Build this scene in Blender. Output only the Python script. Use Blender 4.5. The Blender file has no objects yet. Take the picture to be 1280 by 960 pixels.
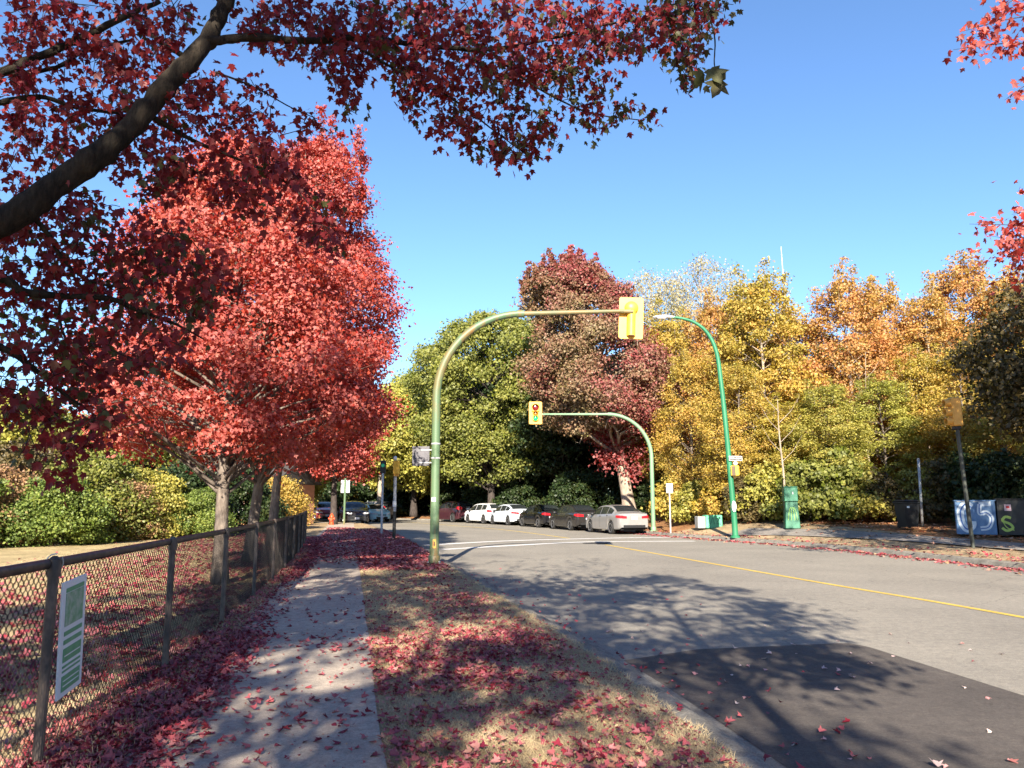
import bpy, math, random
import numpy as np
from mathutils import Vector, Matrix
random.seed(7)
SC = bpy.context.scene
COL = SC.collection
PI = math.pi

# ------------------------------------------------------------------ camera maths
FPX, CX, CY, CAMH = 970.0, 640.0, 480.0, 1.6
PITCH = math.atan(148.0 / FPX)
def ray(u, v):
    dx, dy = (u - CX) / FPX, (CY - v) / FPX
    return dx, math.cos(PITCH) - dy * math.sin(PITCH), math.sin(PITCH) + dy * math.cos(PITCH)
def G(u, v, z=0.0):
    x, y, w = ray(u, v)
    t = (CAMH - z) / -w
    return (x * t, y * t)
def P(u, v, Y):
    x, y, w = ray(u, v)
    t = Y / y
    return (x * t, Y, CAMH + w * t)

# ------------------------------------------------------------------ object helpers
def tag(o, label=None, cat=None, group=None, kind=None):
    if label: o['label'] = label
    if cat: o['category'] = cat
    if group: o['group'] = group
    if kind: o['kind'] = kind
    return o
def link_mesh(name, me, mats=None, parent=None):
    o = bpy.data.objects.new(name, me)
    COL.objects.link(o)
    if mats:
        for m in (mats if isinstance(mats, (list, tuple)) else [mats]):
            me.materials.append(m)
    if parent: o.parent = parent
    return o
def empty(name, loc, rz=0.0, label=None, cat=None, group=None):
    o = bpy.data.objects.new(name, None)
    COL.objects.link(o)
    o.location = loc
    o.rotation_euler = (0, 0, rz)
    o.empty_display_size = 0.3
    return tag(o, label, cat, group)
def copy_thing(src, loc, rz=0.0, sc=1.0, label=None, group=None):
    r = src.copy(); COL.objects.link(r)
    r.location = loc; r.rotation_euler = (0, 0, rz)
    r.scale = (sc, sc, sc) if not isinstance(sc, tuple) else sc
    if label: r['label'] = label
    if group: r['group'] = group
    def rec(a, b):
        for ch in list(a.children):
            if ch.name in done: continue
            c = ch.copy(); COL.objects.link(c); c.parent = b
            done.add(c.name)
            rec(ch, c)
    done = set()
    rec(src, r)
    return r

class MB:
    """collects shapes into one mesh"""
    def __init__(s): s.v = []; s.f = []; s.m = []; s.mi = 0
    def add(s, vs, fs):
        b = len(s.v); s.v += [tuple(p) for p in vs]
        for f in fs: s.f.append([i + b for i in f]); s.m.append(s.mi)
        return s
    def box(s, c, d, rz=0.0, bev=0.0, taper=1.0):
        hx, hy, hz = d[0] / 2, d[1] / 2, d[2] / 2
        b = min(bev, hx * .9, hy * .9, hz * .9)
        def ringpts(x, y, z):
            if b > 0:
                return [(x - b, -y, z), (x, -y + b, z), (x, y - b, z), (x - b, y, z), (-x + b, y, z), (-x, y - b, z), (-x, -y + b, z), (-x + b, -y, z)]
            return [(x, -y, z), (x, y, z), (-x, y, z), (-x, -y, z)]
        t = taper
        if b > 0: rings = [ringpts(hx - b, hy - b, -hz), ringpts(hx, hy, -hz + b), ringpts(hx * t, hy * t, hz - b), ringpts(hx * t - b, hy * t - b, hz)]
        else: rings = [ringpts(hx, hy, -hz), ringpts(hx * t, hy * t, hz)]
        n = len(rings[0]); vs = [p for r in rings for p in r]; fs = []
        for k in range(len(rings) - 1):
            for i in range(n):
                j = (i + 1) % n
                fs.append([k * n + i, k * n + j, (k + 1) * n + j, (k + 1) * n + i])
        fs.append(list(range(n))[::-1]); fs.append([(len(rings) - 1) * n + i for i in range(n)])
        ca, sa = math.cos(rz), math.sin(rz)
        vs = [(c[0] + x * ca - y * sa, c[1] + x * sa + y * ca, c[2] + z) for x, y, z in vs]
        return s.add(vs, fs)
    def tube(s, pts, rad, n=8, cap=True):
        pts = [Vector(p) for p in pts]
        if not isinstance(rad, (list, tuple, np.ndarray)): rad = [rad] * len(pts)
        vs = []; fs = []
        prev = None
        for i, p in enumerate(pts):
            t = (pts[min(i + 1, len(pts) - 1)] - pts[max(i - 1, 0)])
            if t.length < 1e-9: t = Vector((0, 0, 1))
            t.normalize()
            if prev is None:
                a = Vector((1, 0, 0)) if abs(t.x) < .8 else Vector((0, 1, 0))
            else: a = prev
            a = (a - t * a.dot(t))
            if a.length < 1e-6: a = t.orthogonal()
            a.normalize(); prev = a; b = t.cross(a)
            for k in range(n):
                w = 2 * PI * k / n
                vs.append(p + (a * math.cos(w) + b * math.sin(w)) * rad[i])
        for i in range(len(pts) - 1):
            for k in range(n):
                j = (k + 1) % n
                fs.append([i * n + k, i * n + j, (i + 1) * n + j, (i + 1) * n + k])
        if cap:
            fs.append([k for k in range(n)][::-1]); fs.append([(len(pts) - 1) * n + k for k in range(n)])
        return s.add(vs, fs)
    def lathe(s, prof, c, axis='z', n=20):
        """prof: list of (r, h)"""
        vs = []; fs = []
        for r, h in prof:
            for k in range(n):
                w = 2 * PI * k / n; x, y = r * math.cos(w), r * math.sin(w)
                if axis == 'z': q = (x, y, h)
                elif axis == 'x': q = (h, x, y)
                else: q = (y, h, x)
                vs.append((c[0] + q[0], c[1] + q[1], c[2] + q[2]))
        for i in range(len(prof) - 1):
            for k in range(n):
                j = (k + 1) % n
                fs.append([i * n + k, i * n + j, (i + 1) * n + j, (i + 1) * n + k])
        fs.append(list(range(n))[::-1]); fs.append([(len(prof) - 1) * n + k for k in range(n)])
        return s.add(vs, fs)
    def prism(s, poly, y0, y1, tf=lambda p: p):
        """poly in (x,z), extruded along y"""
        n = len(poly)
        vs = [tf((x, y0, z)) for x, z in poly] + [tf((x, y1, z)) for x, z in poly]
        fs = [list(range(n)), list(range(n, 2 * n))[::-1]]
        for i in range(n):
            j = (i + 1) % n
            fs.append([i, i + n, j + n, j])
        return s.add(vs, fs)
    def build(s, name, mats, parent=None, smooth=False, angle=None):
        me = bpy.data.meshes.new(name)
        me.from_pydata(s.v, [], s.f)
        if any(s.m): me.polygons.foreach_set('material_index', s.m)
        if smooth or angle: me.polygons.foreach_set('use_smooth', [True] * len(s.f))
        if angle: me.set_sharp_from_angle(angle=math.radians(angle))
        me.update()
        return link_mesh(name, me, mats, parent)

def spline(pts, n=6):
    """Catmull-Rom through pts"""
    p = [np.array(q, float) for q in pts]
    p = [2 * p[0] - p[1]] + p + [2 * p[-1] - p[-2]]
    out = []
    for i in range(1, len(p) - 2):
        for k in range(n):
            t = k / n
            out.append(.5 * ((2 * p[i]) + (-p[i-1] + p[i+1]) * t + (2*p[i-1] - 5*p[i] + 4*p[i+1] - p[i+2]) * t*t + (-p[i-1] + 3*p[i] - 3*p[i+1] + p[i+2]) * t**3))
    out.append(p[-2])
    return [tuple(q) for q in out]
def lerpn(a, b, n): return [a + (b - a) * i / (n - 1) for i in range(n)]

# ------------------------------------------------------------------ materials
def newmat(name):
    m = bpy.data.materials.new(name); m.use_nodes = True
    nt = m.node_tree
    b = nt.nodes['Principled BSDF']
    return m, nt, b
def nd(nt, typ, **kw):
    n = nt.nodes.new(typ)
    for k, v in kw.items():
        if k.startswith('i_'): n.inputs[k[2:].replace('_', ' ')].default_value = v
        else: setattr(n, k, v)
    return n
def ramp(nt, stops, fac=None, interp='LINEAR'):
    r = nt.nodes.new('ShaderNodeValToRGB'); cr = r.color_ramp; cr.interpolation = interp
    while len(cr.elements) < len(stops): cr.elements.new(0.5)
    for e, (p, c) in zip(cr.elements, stops):
        e.position = p; e.color = (c[0], c[1], c[2], 1)
    if fac is not None: nt.links.new(fac, r.inputs['Fac'])
    return r
def noise(nt, scale, detail=4, rough=.6, coord='Object', dist=0.0):
    tc = nt.nodes.new('ShaderNodeTexCoord')
    n = nt.nodes.new('ShaderNodeTexNoise')
    n.inputs['Scale'].default_value = scale; n.inputs['Detail'].default_value = detail
    n.inputs['Roughness'].default_value = rough; n.inputs['Distortion'].default_value = dist
    nt.links.new(tc.outputs[coord], n.inputs['Vector'])
    return n
def mixc(nt, a, b, fac, mode='MIX'):
    m = nt.nodes.new('ShaderNodeMix'); m.data_type = 'RGBA'; m.blend_type = mode
    for sock, val in ((m.inputs[6], a), (m.inputs[7], b), (m.inputs[0], fac)):
        if hasattr(val, 'is_linked') or hasattr(val, 'links'): nt.links.new(val, sock)
        elif isinstance(val, (int, float)): sock.default_value = val
        else: sock.default_value = (val[0], val[1], val[2], 1)
    return m.outputs[2]
def bump(nt, b, h, strength=.3, dist=.01):
    n = nt.nodes.new('ShaderNodeBump'); n.inputs['Strength'].default_value = strength; n.inputs['Distance'].default_value = dist
    nt.links.new(h, n.inputs['Height']); nt.links.new(n.outputs[0], b.inputs['Normal'])

def plain(name, c, rough=.6, metal=0.0, var=.15, scale=6.0, spec=.4, bumpy=0.0):
    m, nt, b = newmat(name)
    n = noise(nt, scale, 5)
    lo = tuple(x * (1 - var) for x in c); hi = tuple(min(1, x * (1 + var)) for x in c)
    r = ramp(nt, [(.3, lo), (.7, hi)], n.outputs['Fac'])
    nt.links.new(r.outputs[0], b.inputs['Base Color'])
    b.inputs['Roughness'].default_value = rough; b.inputs['Metallic'].default_value = metal
    b.inputs['Specular IOR Level'].default_value = spec
    if bumpy: bump(nt, b, n.outputs['Fac'], bumpy, .02)
    return m
def weathered(name, c, c2, rough=.55, scale=3.0, lo=.45, hi=.7, stretch=.25):
    """paint with streaks of a second colour"""
    m, nt, b = newmat(name)
    tc = nt.nodes.new('ShaderNodeTexCoord'); mp = nt.nodes.new('ShaderNodeMapping')
    mp.inputs['Scale'].default_value = (1, 1, stretch)
    nt.links.new(tc.outputs['Object'], mp.inputs[0])
    n = nt.nodes.new('ShaderNodeTexNoise'); n.inputs['Scale'].default_value = scale; n.inputs['Detail'].default_value = 7
    n.inputs['Roughness'].default_value = .65
    nt.links.new(mp.outputs[0], n.inputs['Vector'])
    r = ramp(nt, [(lo, c), (hi, c2)], n.outputs['Fac'])
    nt.links.new(r.outputs[0], b.inputs['Base Color'])
    b.inputs['Roughness'].default_value = rough
    return m
def leafmat(name, stops, trans=.35, under=.25, objvar=.0, rough=.5, spec=.35):
    m, nt, b = newmat(name)
    at = nt.nodes.new('ShaderNodeAttribute'); at.attribute_name = 'tint'
    r = ramp(nt, stops, at.outputs['Fac'])
    col = r.outputs[0]
    if objvar:
        oi = nt.nodes.new('ShaderNodeObjectInfo'); hs = nt.nodes.new('ShaderNodeHueSaturation')
        mr = nt.nodes.new('ShaderNodeMapRange'); mr.inputs[3].default_value = .5 - objvar; mr.inputs[4].default_value = .5 + objvar
        nt.links.new(oi.outputs['Random'], mr.inputs[0]); nt.links.new(mr.outputs[0], hs.inputs['Hue'])
        nt.links.new(col, hs.inputs['Color']); col = hs.outputs[0]
    pure = col
    if under:
        g = nt.nodes.new('ShaderNodeNewGeometry')
        pale = mixc(nt, col, (.55, .38, .36), under)
        col = mixc(nt, col, pale, g.outputs['Backfacing'])
    nt.links.new(col, b.inputs['Base Color'])
    b.inputs['Roughness'].default_value = rough; b.inputs['Specular IOR Level'].default_value = spec
    tr = nt.nodes.new('ShaderNodeBsdfTranslucent'); nt.links.new(pure, tr.inputs['Color'])
    mx = nt.nodes.new('ShaderNodeMixShader'); mx.inputs[0].default_value = trans
    nt.links.new(b.outputs[0], mx.inputs[1]); nt.links.new(tr.outputs[0], mx.inputs[2])
    nt.links.new(mx.outputs[0], nt.nodes['Material Output'].inputs['Surface'])
    return m

# ------------------------------------------------------------------ leaf clouds
def tmpl(half, z=.10):
    """half outline from base to tip (without 0,0 and 0,1) -> two folded polygons"""
    n = len(half)
    v = [(0, 0, 0), (0, 1, 0)] + [(x, y, abs(x) * z * 2) for x, y in half] + [(-x, y, abs(x) * z * 2) for x, y in half]
    f = [[0] + list(range(2, 2 + n)) + [1], [1] + list(range(2 + n, 2 + 2 * n))[::-1] + [0]]
    return np.array(v, float), f
T_MAPLE = tmpl([(.10, -.03), (.40, .10), (.30, .21), (.42, .34), (.60, .56), (.42, .55), (.23, .50), (.21, .68), (.11, .80)])
T_CURL = tmpl([(.10, -.03), (.40, .10), (.30, .21), (.42, .34), (.60, .56), (.42, .55), (.23, .50), (.21, .68), (.11, .80)], .32)
T_MID = tmpl([(.34, .10), (.55, .52), (.22, .50)])
T_DIA = (np.array([(0, 0, 0), (.38, .5, .06), (0, 1, 0), (-.38, .5, .06)], float), [[0, 1, 2, 3]])
T_BLADE = (np.array([(-.05, 0, 0), (.05, 0, 0), (0, 1, 0)], float), [[0, 1, 2]])
T_SPRAY = (np.array([(0, 0, 0), (.30, .16, .05), (.46, .46, .1), (.17, .52, .04), (.1, 1, 0), (-.2, .56, .05), (-.5, .52, .1), (-.26, .12, .05)], float), [[0, 1, 2, 3, 4, 5, 6, 7]])

def unit(a): return a / np.maximum(np.linalg.norm(a, axis=-1, keepdims=True), 1e-9)
def leaf_mesh(name, C, A, Nn, S, tint, tm):
    A = unit(A); B = unit(np.cross(Nn, A)); Nn = np.cross(A, B)
    tv, tf = tm; k = len(tv); n = len(C)
    S = np.asarray(S).reshape(n, 1, 1)
    V = C[:, None, :] + S * (tv[None, :, 0:1] * B[:, None, :] + tv[None, :, 1:2] * A[:, None, :] + tv[None, :, 2:3] * Nn[:, None, :])
    V = V.reshape(-1, 3).astype(np.float32)
    fl = [len(f) for f in tf]; flat = np.array([i for f in tf for i in f], np.int64)
    L = (flat[None, :] + (np.arange(n) * k)[:, None]).reshape(-1)
    starts = np.cumsum([0] + fl[:-1])
    LS = (starts[None, :] + (np.arange(n) * sum(fl))[:, None]).reshape(-1)
    me = bpy.data.meshes.new(name)
    me.vertices.add(len(V)); me.vertices.foreach_set('co', V.reshape(-1))
    me.loops.add(len(L)); me.loops.foreach_set('vertex_index', L.astype(np.int32))
    me.polygons.add(len(LS)); me.polygons.foreach_set('loop_start', LS.astype(np.int32))
    me.update(calc_edges=True)
    at = me.attributes.new('tint', 'FLOAT', 'FACE')
    at.data.foreach_set('value', np.repeat(np.clip(tint, 0, 1), len(tf)).astype(np.float32))
    return me
def randdir(rng, n):
    v = rng.normal(size=(n, 3)); return unit(v)

# ------------------------------------------------------------------ trees
def tree_data(name, seed, H, cb, R, nleaf, size, tm, tr, nlobe=28, lean=(0, 0), prof='oval', sig=.20, spikes=0,
              clump=30, tintlo=None, limb_n=6, shell=.55, topfrac=.93, ground=0.0, droop=.0, lobe=(.26, .44), flat=.62, rnd=1.05):
    """returns (trunk MB, crown mesh). crown = many leaves on shells of lobes hung on limbs"""
    rng = np.random.default_rng(seed)
    CHh = H - cb
    def rprof(t):
        if prof == 'oval': return (math.sin(PI * min(1, max(0, .06 + t * .93)) ** .85)) ** .62
        if prof == 'egg': return 1.08 * (1 - t) ** .62 * min(1, (t + .03) / .20) ** .5
        if prof == 'egg2': return 1.03 * (1 - t) ** .36 * min(1, (t + .03) / .18) ** .5
        if prof == 'round': return math.sqrt(max(0.02, 1 - (2 * t - 1) ** 2))
        if prof == 'cone': return max(.08, (1 - t) ** .75) * (.45 + .55 * min(1, t * 6))
        if prof == 'bush': return math.sqrt(max(0.02, 1 - t ** 2)) * (.85 + .15 * min(1, t * 4))
        return 1.0
    def axis(z):
        f = max(0, z / H); return np.array([lean[0] * f ** 1.3, lean[1] * f ** 1.3, 0])
    # trunk
    tb = MB()
    tp = []; rr = []
    w1, w2 = rng.uniform(0, 6, 2)
    for i in range(11):
        f = i / 10; z = H * topfrac * f
        a = axis(z) + np.array([math.sin(f * 5 + w1) * .012 * H * f, math.sin(f * 4 + w2) * .012 * H * f, z])
        tp.append(a); rr.append(tr * (1 - .93 * f) * (1 + .32 * math.exp(-f * 34)) + .012)
    if tr > 0: tb.tube(spline(tp, 3), np.interp(np.linspace(0, 10, 31), range(11), rr), 9)
    tpz = np.array([p[2] for p in tp]); tpa = np.array(tp)
    def trunk_at(z): return np.array([np.interp(z, tpz, tpa[:, i]) for i in range(3)])
    # lobes
    lob = []
    for i in range(nlobe):
        t = (i + rng.uniform(.1, .9)) / nlobe
        t = t ** 1.05
        ang = i * 2.399 + rng.uniform(-.5, .5)
        r = R * rprof(t) * rng.uniform(.45, .78)
        lr = R * rng.uniform(*lobe) * (.65 + .35 * rprof(t))
        z = cb + CHh * (.06 + .88 * t)
        c = axis(z) + np.array([r * math.cos(ang), r * math.sin(ang), z])
        lob.append((c, lr))
    lr2 = np.array([l[1] for l in lob]); w = lr2 ** 2 / np.sum(lr2 ** 2)
    ncl = max(8, nleaf // clump)
    li = rng.choice(len(lob), ncl, p=w)
    ctr = np.array([l[0] for l in lob])[li]; lr = lr2[li]
    d = randdir(rng, ncl)
    outw = unit(ctr - np.stack([np.interp(ctr[:, 2], tpz, tpa[:, 0]), np.interp(ctr[:, 2], tpz, tpa[:, 1]), ctr[:, 2] - .25 * R], 1))
    d = unit(d + outw * .55)
    d[:, 2] *= flat
    cc = ctr + d * (lr * rng.uniform(shell, 1.08, ncl) )[:, None]
    cc[:, 2] = np.maximum(cc[:, 2], ground + .12)
    ctint = rng.uniform(0, 1, ncl) * .6 + rng.uniform(0, 1, len(lob))[li] * .4
    if spikes:
        k = spikes
        a = rng.uniform(0, 2 * PI, k); rad = R * (.26 if prof == 'egg' else .50) * np.sqrt(rng.random(k))
        zt = H - CHh * ((1.1 if prof == 'egg' else .42) * (rad / R) ** 1.5 + .02)
        for s in range(k):
            base = axis(H) + np.array([rad[s] * math.cos(a[s]), rad[s] * math.sin(a[s]), zt[s] - .55])
            top = base + np.array([rng.normal(0, .12), rng.normal(0, .12), rng.uniform(.9, 1.9)])
            tb.tube([base, base * .5 + top * .5, top], [.014, .010, .004], 4, False)
            m = 16
            cc = np.vstack([cc, base + (top - base) * rng.random((m, 1))])
            ctint = np.append(ctint, rng.uniform(.0, .5, m)); d = np.vstack([d, randdir(rng, m)])
            lr = np.append(lr, np.full(m, R * .05)); li = np.append(li, np.zeros(m, int))
    ncl = len(cc)
    per = max(1, nleaf // ncl)
    idx = np.repeat(np.arange(ncl), per)
    n = len(idx)
    C = cc[idx] + rng.normal(0, 1, (n, 3)) * (sig * np.clip(lr[idx], .22, 3))[:, None] * np.array([1, 1, .5])
    C[:, 2] = np.maximum(C[:, 2], ground + .05)
    Nn = unit(d[idx] * .75 + np.array([0, 0, .5]) + randdir(rng, n) * rnd)
    A = unit(np.cross(Nn, randdir(rng, n)) + np.array([0, 0, -droop]))
    S = size * rng.uniform(.6, 1.3, n)
    tint = ctint[idx] * .6 + rng.random(n) * .4
    if tintlo is not None: tint = tintlo(C, tint, rng)
    me = leaf_mesh(name + '_leaves', C, A, Nn, S, tint, tm)
    # limbs
    if tr > 0:
        for c, r in lob:
            z0 = max(cb * .75, min(c[2] - rng.uniform(.25, .55) * np.linalg.norm(c[:2] - trunk_at(c[2])[:2]) - .3, H * .85))
            b0 = trunk_at(z0)
            mid = b0 * .45 + c * .55 + np.array([rng.normal(0, .08 * R), rng.normal(0, .08 * R), .04 * R])
            r0 = max(.015, tr * .36 * (1 - .6 * z0 / H))
            pts = spline([b0, mid, c], 4)
            tb.tube(pts, np.linspace(r0, r0 * .3, len(pts)), 5, False)
            for q in range(limb_n):
                e = c + randdir(rng, 1)[0] * r * .95
                e[2] = max(e[2], ground + .2)
                s0 = np.array(pts[rng.integers(4, len(pts))])
                tb.tube([s0, (s0 + e) / 2 + rng.normal(0, .05 * R, 3), e], [r0 * .32, r0 * .2, .005], 4, False)
    return tb, me
def make_tree(kind, seed, leafm, barkm, loc, label, group=None, rz=0, cat='tree', trunkname='trunk', **kw):
    tb, me = tree_data(kind, seed, **kw)
    root = empty(kind, loc, rz, label, cat, group)
    if tb.v: tb.build(trunkname, barkm, root, smooth=True)
    link_mesh('crown', me, leafm, root)
    return root

# ------------------------------------------------------------------ world, light, camera
SUN_DIR = Vector((-0.05, -1.0, 0.515)).normalized()      # towards the sun: behind the viewer
ELEV = math.asin(SUN_DIR.z); AZ = math.atan2(SUN_DIR.x, SUN_DIR.y)   # clockwise from +Y
w = bpy.data.worlds.new("World"); SC.world = w; w.use_nodes = True
nt = w.node_tree; bg = nt.nodes['Background']
sky = nt.nodes.new('ShaderNodeTexSky'); sky.sky_type = 'NISHITA'; sky.sun_disc = False
sky.sun_elevation = ELEV; sky.sun_rotation = AZ
sky.air_density = 1.0; sky.dust_density = 0.05; sky.ozone_density = 6.0; sky.altitude = 50
nt.links.new(sky.outputs[0], bg.inputs[0]); bg.inputs[1].default_value = 0.079
sun = bpy.data.lights.new('sun', 'SUN'); sun.energy = 5.0; sun.angle = math.radians(0.5); sun.color = (1.0, 0.89, 0.74)
so = bpy.data.objects.new('sun', sun); COL.objects.link(so)
so.rotation_euler = (-SUN_DIR).to_track_quat('-Z', 'Y').to_euler(); so.location = (0, -20, 30)
cam = bpy.data.cameras.new('camera'); co = bpy.data.objects.new('camera', cam); COL.objects.link(co)
cam.sensor_fit = 'HORIZONTAL'; cam.sensor_width = 36.0; cam.lens = FPX / 1280 * 36.0
cam.clip_start = 0.05; cam.clip_end = 3000
co.location = (0, 0, CAMH); co.rotation_euler = (PI / 2 + PITCH, 0, 0)
SC.camera = co
SC.view_settings.view_transform = 'Standard'; SC.view_settings.look = 'None'
SC.view_settings.exposure = 1.80; SC.view_settings.gamma = 1.0; SC.view_settings.use_curve_mapping = False
SC.render.engine = 'CYCLES'
cy = SC.cycles
cy.use_denoising = True; cy.max_bounces = 7; cy.diffuse_bounces = 3; cy.glossy_bounces = 2; cy.transmission_bounces = 4
cy.transparent_max_bounces = 4; cy.caustics_reflective = False; cy.caustics_refractive = False
try:
    cy.denoiser = 'OPENIMAGEDENOISE'; cy.denoising_input_passes = 'RGB_ALBEDO_NORMAL'; cy.denoising_prefilter = 'ACCURATE'
except Exception: pass
cy.use_adaptive_sampling = True; cy.adaptive_threshold = 0.01

# ------------------------------------------------------------------ setting lines (metres)
def resample(pts, n):
    a = np.array(spline([(p[0], p[1], 0) for p in pts], 10))[:, :2]
    s = np.r_[0, np.cumsum(np.linalg.norm(np.diff(a, axis=0), axis=1))]
    t = np.linspace(0, s[-1], n)
    return np.stack([np.interp(t, s, a[:, 0]), np.interp(t, s, a[:, 1])], 1)
def normals_right(a):
    d = np.gradient(a, axis=0); d /= np.linalg.norm(d, axis=1, keepdims=True)
    return np.stack([d[:, 1], -d[:, 0]], 1)
LG = resample([(5.2, -20), (2.75, -5), (2.0, 0), (1.27, 4.76), (.90, 7.2), (.40, 9.7), (-.47, 13.8), (-1.5, 18.6), (-2.2, 22),
               (-3.5, 28.5), (-5.2, 36), (-9.1, 51), (-11.4, 58), (-15.5, 65), (-23, 71), (-40, 76), (-80, 80)], 160)   # grass edge of the near verge
LN = normals_right(LG)
LR = LG + LN * .40                                                       # where the kerb meets the road
RC = resample([(14.4, -20), (13.2, 0), (12.7, 12), (12.4, 19.4), (11.6, 26), (10.4, 30.5), (8.9, 34.5), (7.7, 38), (6.6, 42), (4.9, 47), (3.2, 52), (0.9, 57.5), (-1.5, 62), (-5, 67.5),
               (-10, 73.5), (-17, 79), (-26, 83.5), (-42, 88), (-80, 92)], 160)
RN = normals_right(RC)
def dist_right(x, y):
    d = np.array([x, y]) - RC
    i = int(np.argmin((d ** 2).sum(1)))
    return float(d[i] @ RN[i])
def zr(d, y):
    k = np.interp(y, [24, 27, 36, 60], [.055, .07, .21, .12])
    return .12 + k * min(max(d - .5, 0), 3.4) + .02 * min(max(d - 4, 0), 30)
def zr_at(x, y): return zr(dist_right(x, y), y)

# ------------------------------------------------------------------ ground materials
def mat_asphalt(name, a, b_, grit=160, patchy=.6, crack=True, spots=None):
    m, nt, b = newmat(name)
    big = noise(nt, patchy, 5, .6); fine = noise(nt, grit, 3, .7)
    r = ramp(nt, [(.3, a), (.7, b_)], big.outputs['Fac'])
    rf = ramp(nt, [(.25, (.55, .55, .55)), (.75, (1.4, 1.4, 1.38))], fine.outputs['Fac'])
    c = mixc(nt, r.outputs[0], rf.outputs[0], 1.0, 'MULTIPLY')
    co2 = noise(nt, 34, 4, .8); r2 = ramp(nt, [(.33, (.70, .70, .70)), (.5, (1, 1, 1)), (.70, (1.28, 1.27, 1.25))], co2.outputs['Fac'])
    c = mixc(nt, c, r2.outputs[0], .8, 'MULTIPLY')
    mid = noise(nt, 9, 6, .7); rm = ramp(nt, [(.3, (.76, .76, .77)), (.7, (1.16, 1.15, 1.12))], mid.outputs['Fac'])
    c = mixc(nt, c, rm.outputs[0], 1.0, 'MULTIPLY')
    if crack:
        tc = nt.nodes.new('ShaderNodeTexCoord'); nz = noise(nt, 1.3, 4); vm = nt.nodes.new('ShaderNodeVectorMath'); vm.operation = 'ADD'
        sc_ = nt.nodes.new('ShaderNodeVectorMath'); sc_.operation = 'SCALE'; sc_.inputs['Scale'].default_value = .8
        nt.links.new(nz.outputs['Color'], sc_.inputs[0]); nt.links.new(tc.outputs['Object'], vm.inputs[0]); nt.links.new(sc_.outputs[0], vm.inputs[1])
        vo = nt.nodes.new('ShaderNodeTexVoronoi'); vo.feature = 'DISTANCE_TO_EDGE'; vo.inputs['Scale'].default_value = .22
        nt.links.new(vm.outputs[0], vo.inputs['Vector'])
        rc = ramp(nt, [(0.0, (.5, .5, .5)), (.004, (1, 1, 1))], vo.outputs['Distance'])
        c = mixc(nt, c, rc.outputs[0], .7, 'MULTIPLY')
    nt.links.new(c, b.inputs['Base Color']); b.inputs['Roughness'].default_value = .9; b.inputs['Specular IOR Level'].default_value = .25
    bump(nt, b, fine.outputs['Fac'], .5, .008)
    return m
M_road = mat_asphalt('road_asphalt', (.20, .185, .16), (.265, .245, .208), 120, .35)
M_patch = mat_asphalt('new_asphalt', (.072, .063, .057), (.105, .092, .082), 170, .8, crack=False)
M_path = mat_asphalt('path_asphalt', (.33, .28, .232), (.44, .38, .315), 190, .9, crack=False)
M_walk = mat_asphalt('pavement_concrete', (.19, .172, .155), (.26, .235, .21), 120, 1.0, crack=False)
M_kerb = mat_asphalt('kerb_concrete', (.13, .122, .105), (.26, .242, .21), 70, 3.0, crack=False)
def mat_drygrass(name, leafred=.0, base=((.36, .265, .18), (.46, .345, .235), (.28, .215, .155))):
    m, nt, b = newmat(name)
    n1 = noise(nt, .9, 6, .65); n2 = noise(nt, 45, 4, .7); n3 = noise(nt, 6, 5, .7)
    r = ramp(nt, [(.32, base[2]), (.5, base[0]), (.68, base[1])], n1.outputs['Fac'])
    rf = ramp(nt, [(.28, (.55, .55, .5)), (.72, (1.35, 1.35, 1.3))], n2.outputs['Fac'])
    c = mixc(nt, r.outputs[0], rf.outputs[0], 1.0, 'MULTIPLY')
    r3 = ramp(nt, [(.35, (.75, .78, .7)), (.65, (1.15, 1.12, 1.05))], n3.outputs['Fac'])
    c = mixc(nt, c, r3.outputs[0], 1.0, 'MULTIPLY')
    if leafred:
        v = noise(nt, 14, 3, .7); rv = ramp(nt, [(.52, (0, 0, 0)), (.58, (1, 1, 1))], v.outputs['Fac'])
        mm = nt.nodes.new('ShaderNodeMath'); mm.operation = 'MULTIPLY'; mm.inputs[1].default_value = leafred
        nt.links.new(rv.outputs[0], mm.inputs[0])
        c = mixc(nt, c, (.30, .09, .05), mm.outputs[0])
    nt.links.new(c, b.inputs['Base Color']); b.inputs['Roughness'].default_value = .95; b.inputs['Specular IOR Level'].default_value = .1
    bump(nt, b, n2.outputs['Fac'], .8, .03)
    return m
M_verge = mat_drygrass('dry_verge_turf')
M_field = mat_drygrass('dry_field_turf', base=((.40, .31, .19), (.50, .40, .24), (.33, .27, .15)))
M_wood = mat_drygrass('leafy_soil', .8, base=((.26, .15, .075), (.36, .21, .11), (.20, .13, .07)))
def mat_paint(name, c):
    m, nt, b = newmat(name)
    n = noise(nt, 26, 6, .75); n2 = noise(nt, 2.0, 4)
    r = ramp(nt, [(.36, tuple(x * .45 + .1 for x in c)), (.5, c)], n.outputs['Fac'])
    r2 = ramp(nt, [(.3, (.78, .78, .78)), (.7, (1, 1, 1))], n2.outputs['Fac'])
    nt.links.new(mixc(nt, r.outputs[0], r2.outputs[0], 1.0, 'MULTIPLY'), b.inputs['Base Color']); b.inputs['Roughness'].default_value = .7
    return m
M_white_line = mat_paint('road_paint_white', (.72, .71, .68))
M_yellow_line = mat_paint('road_paint_yellow', (.62, .42, .05))

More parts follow.
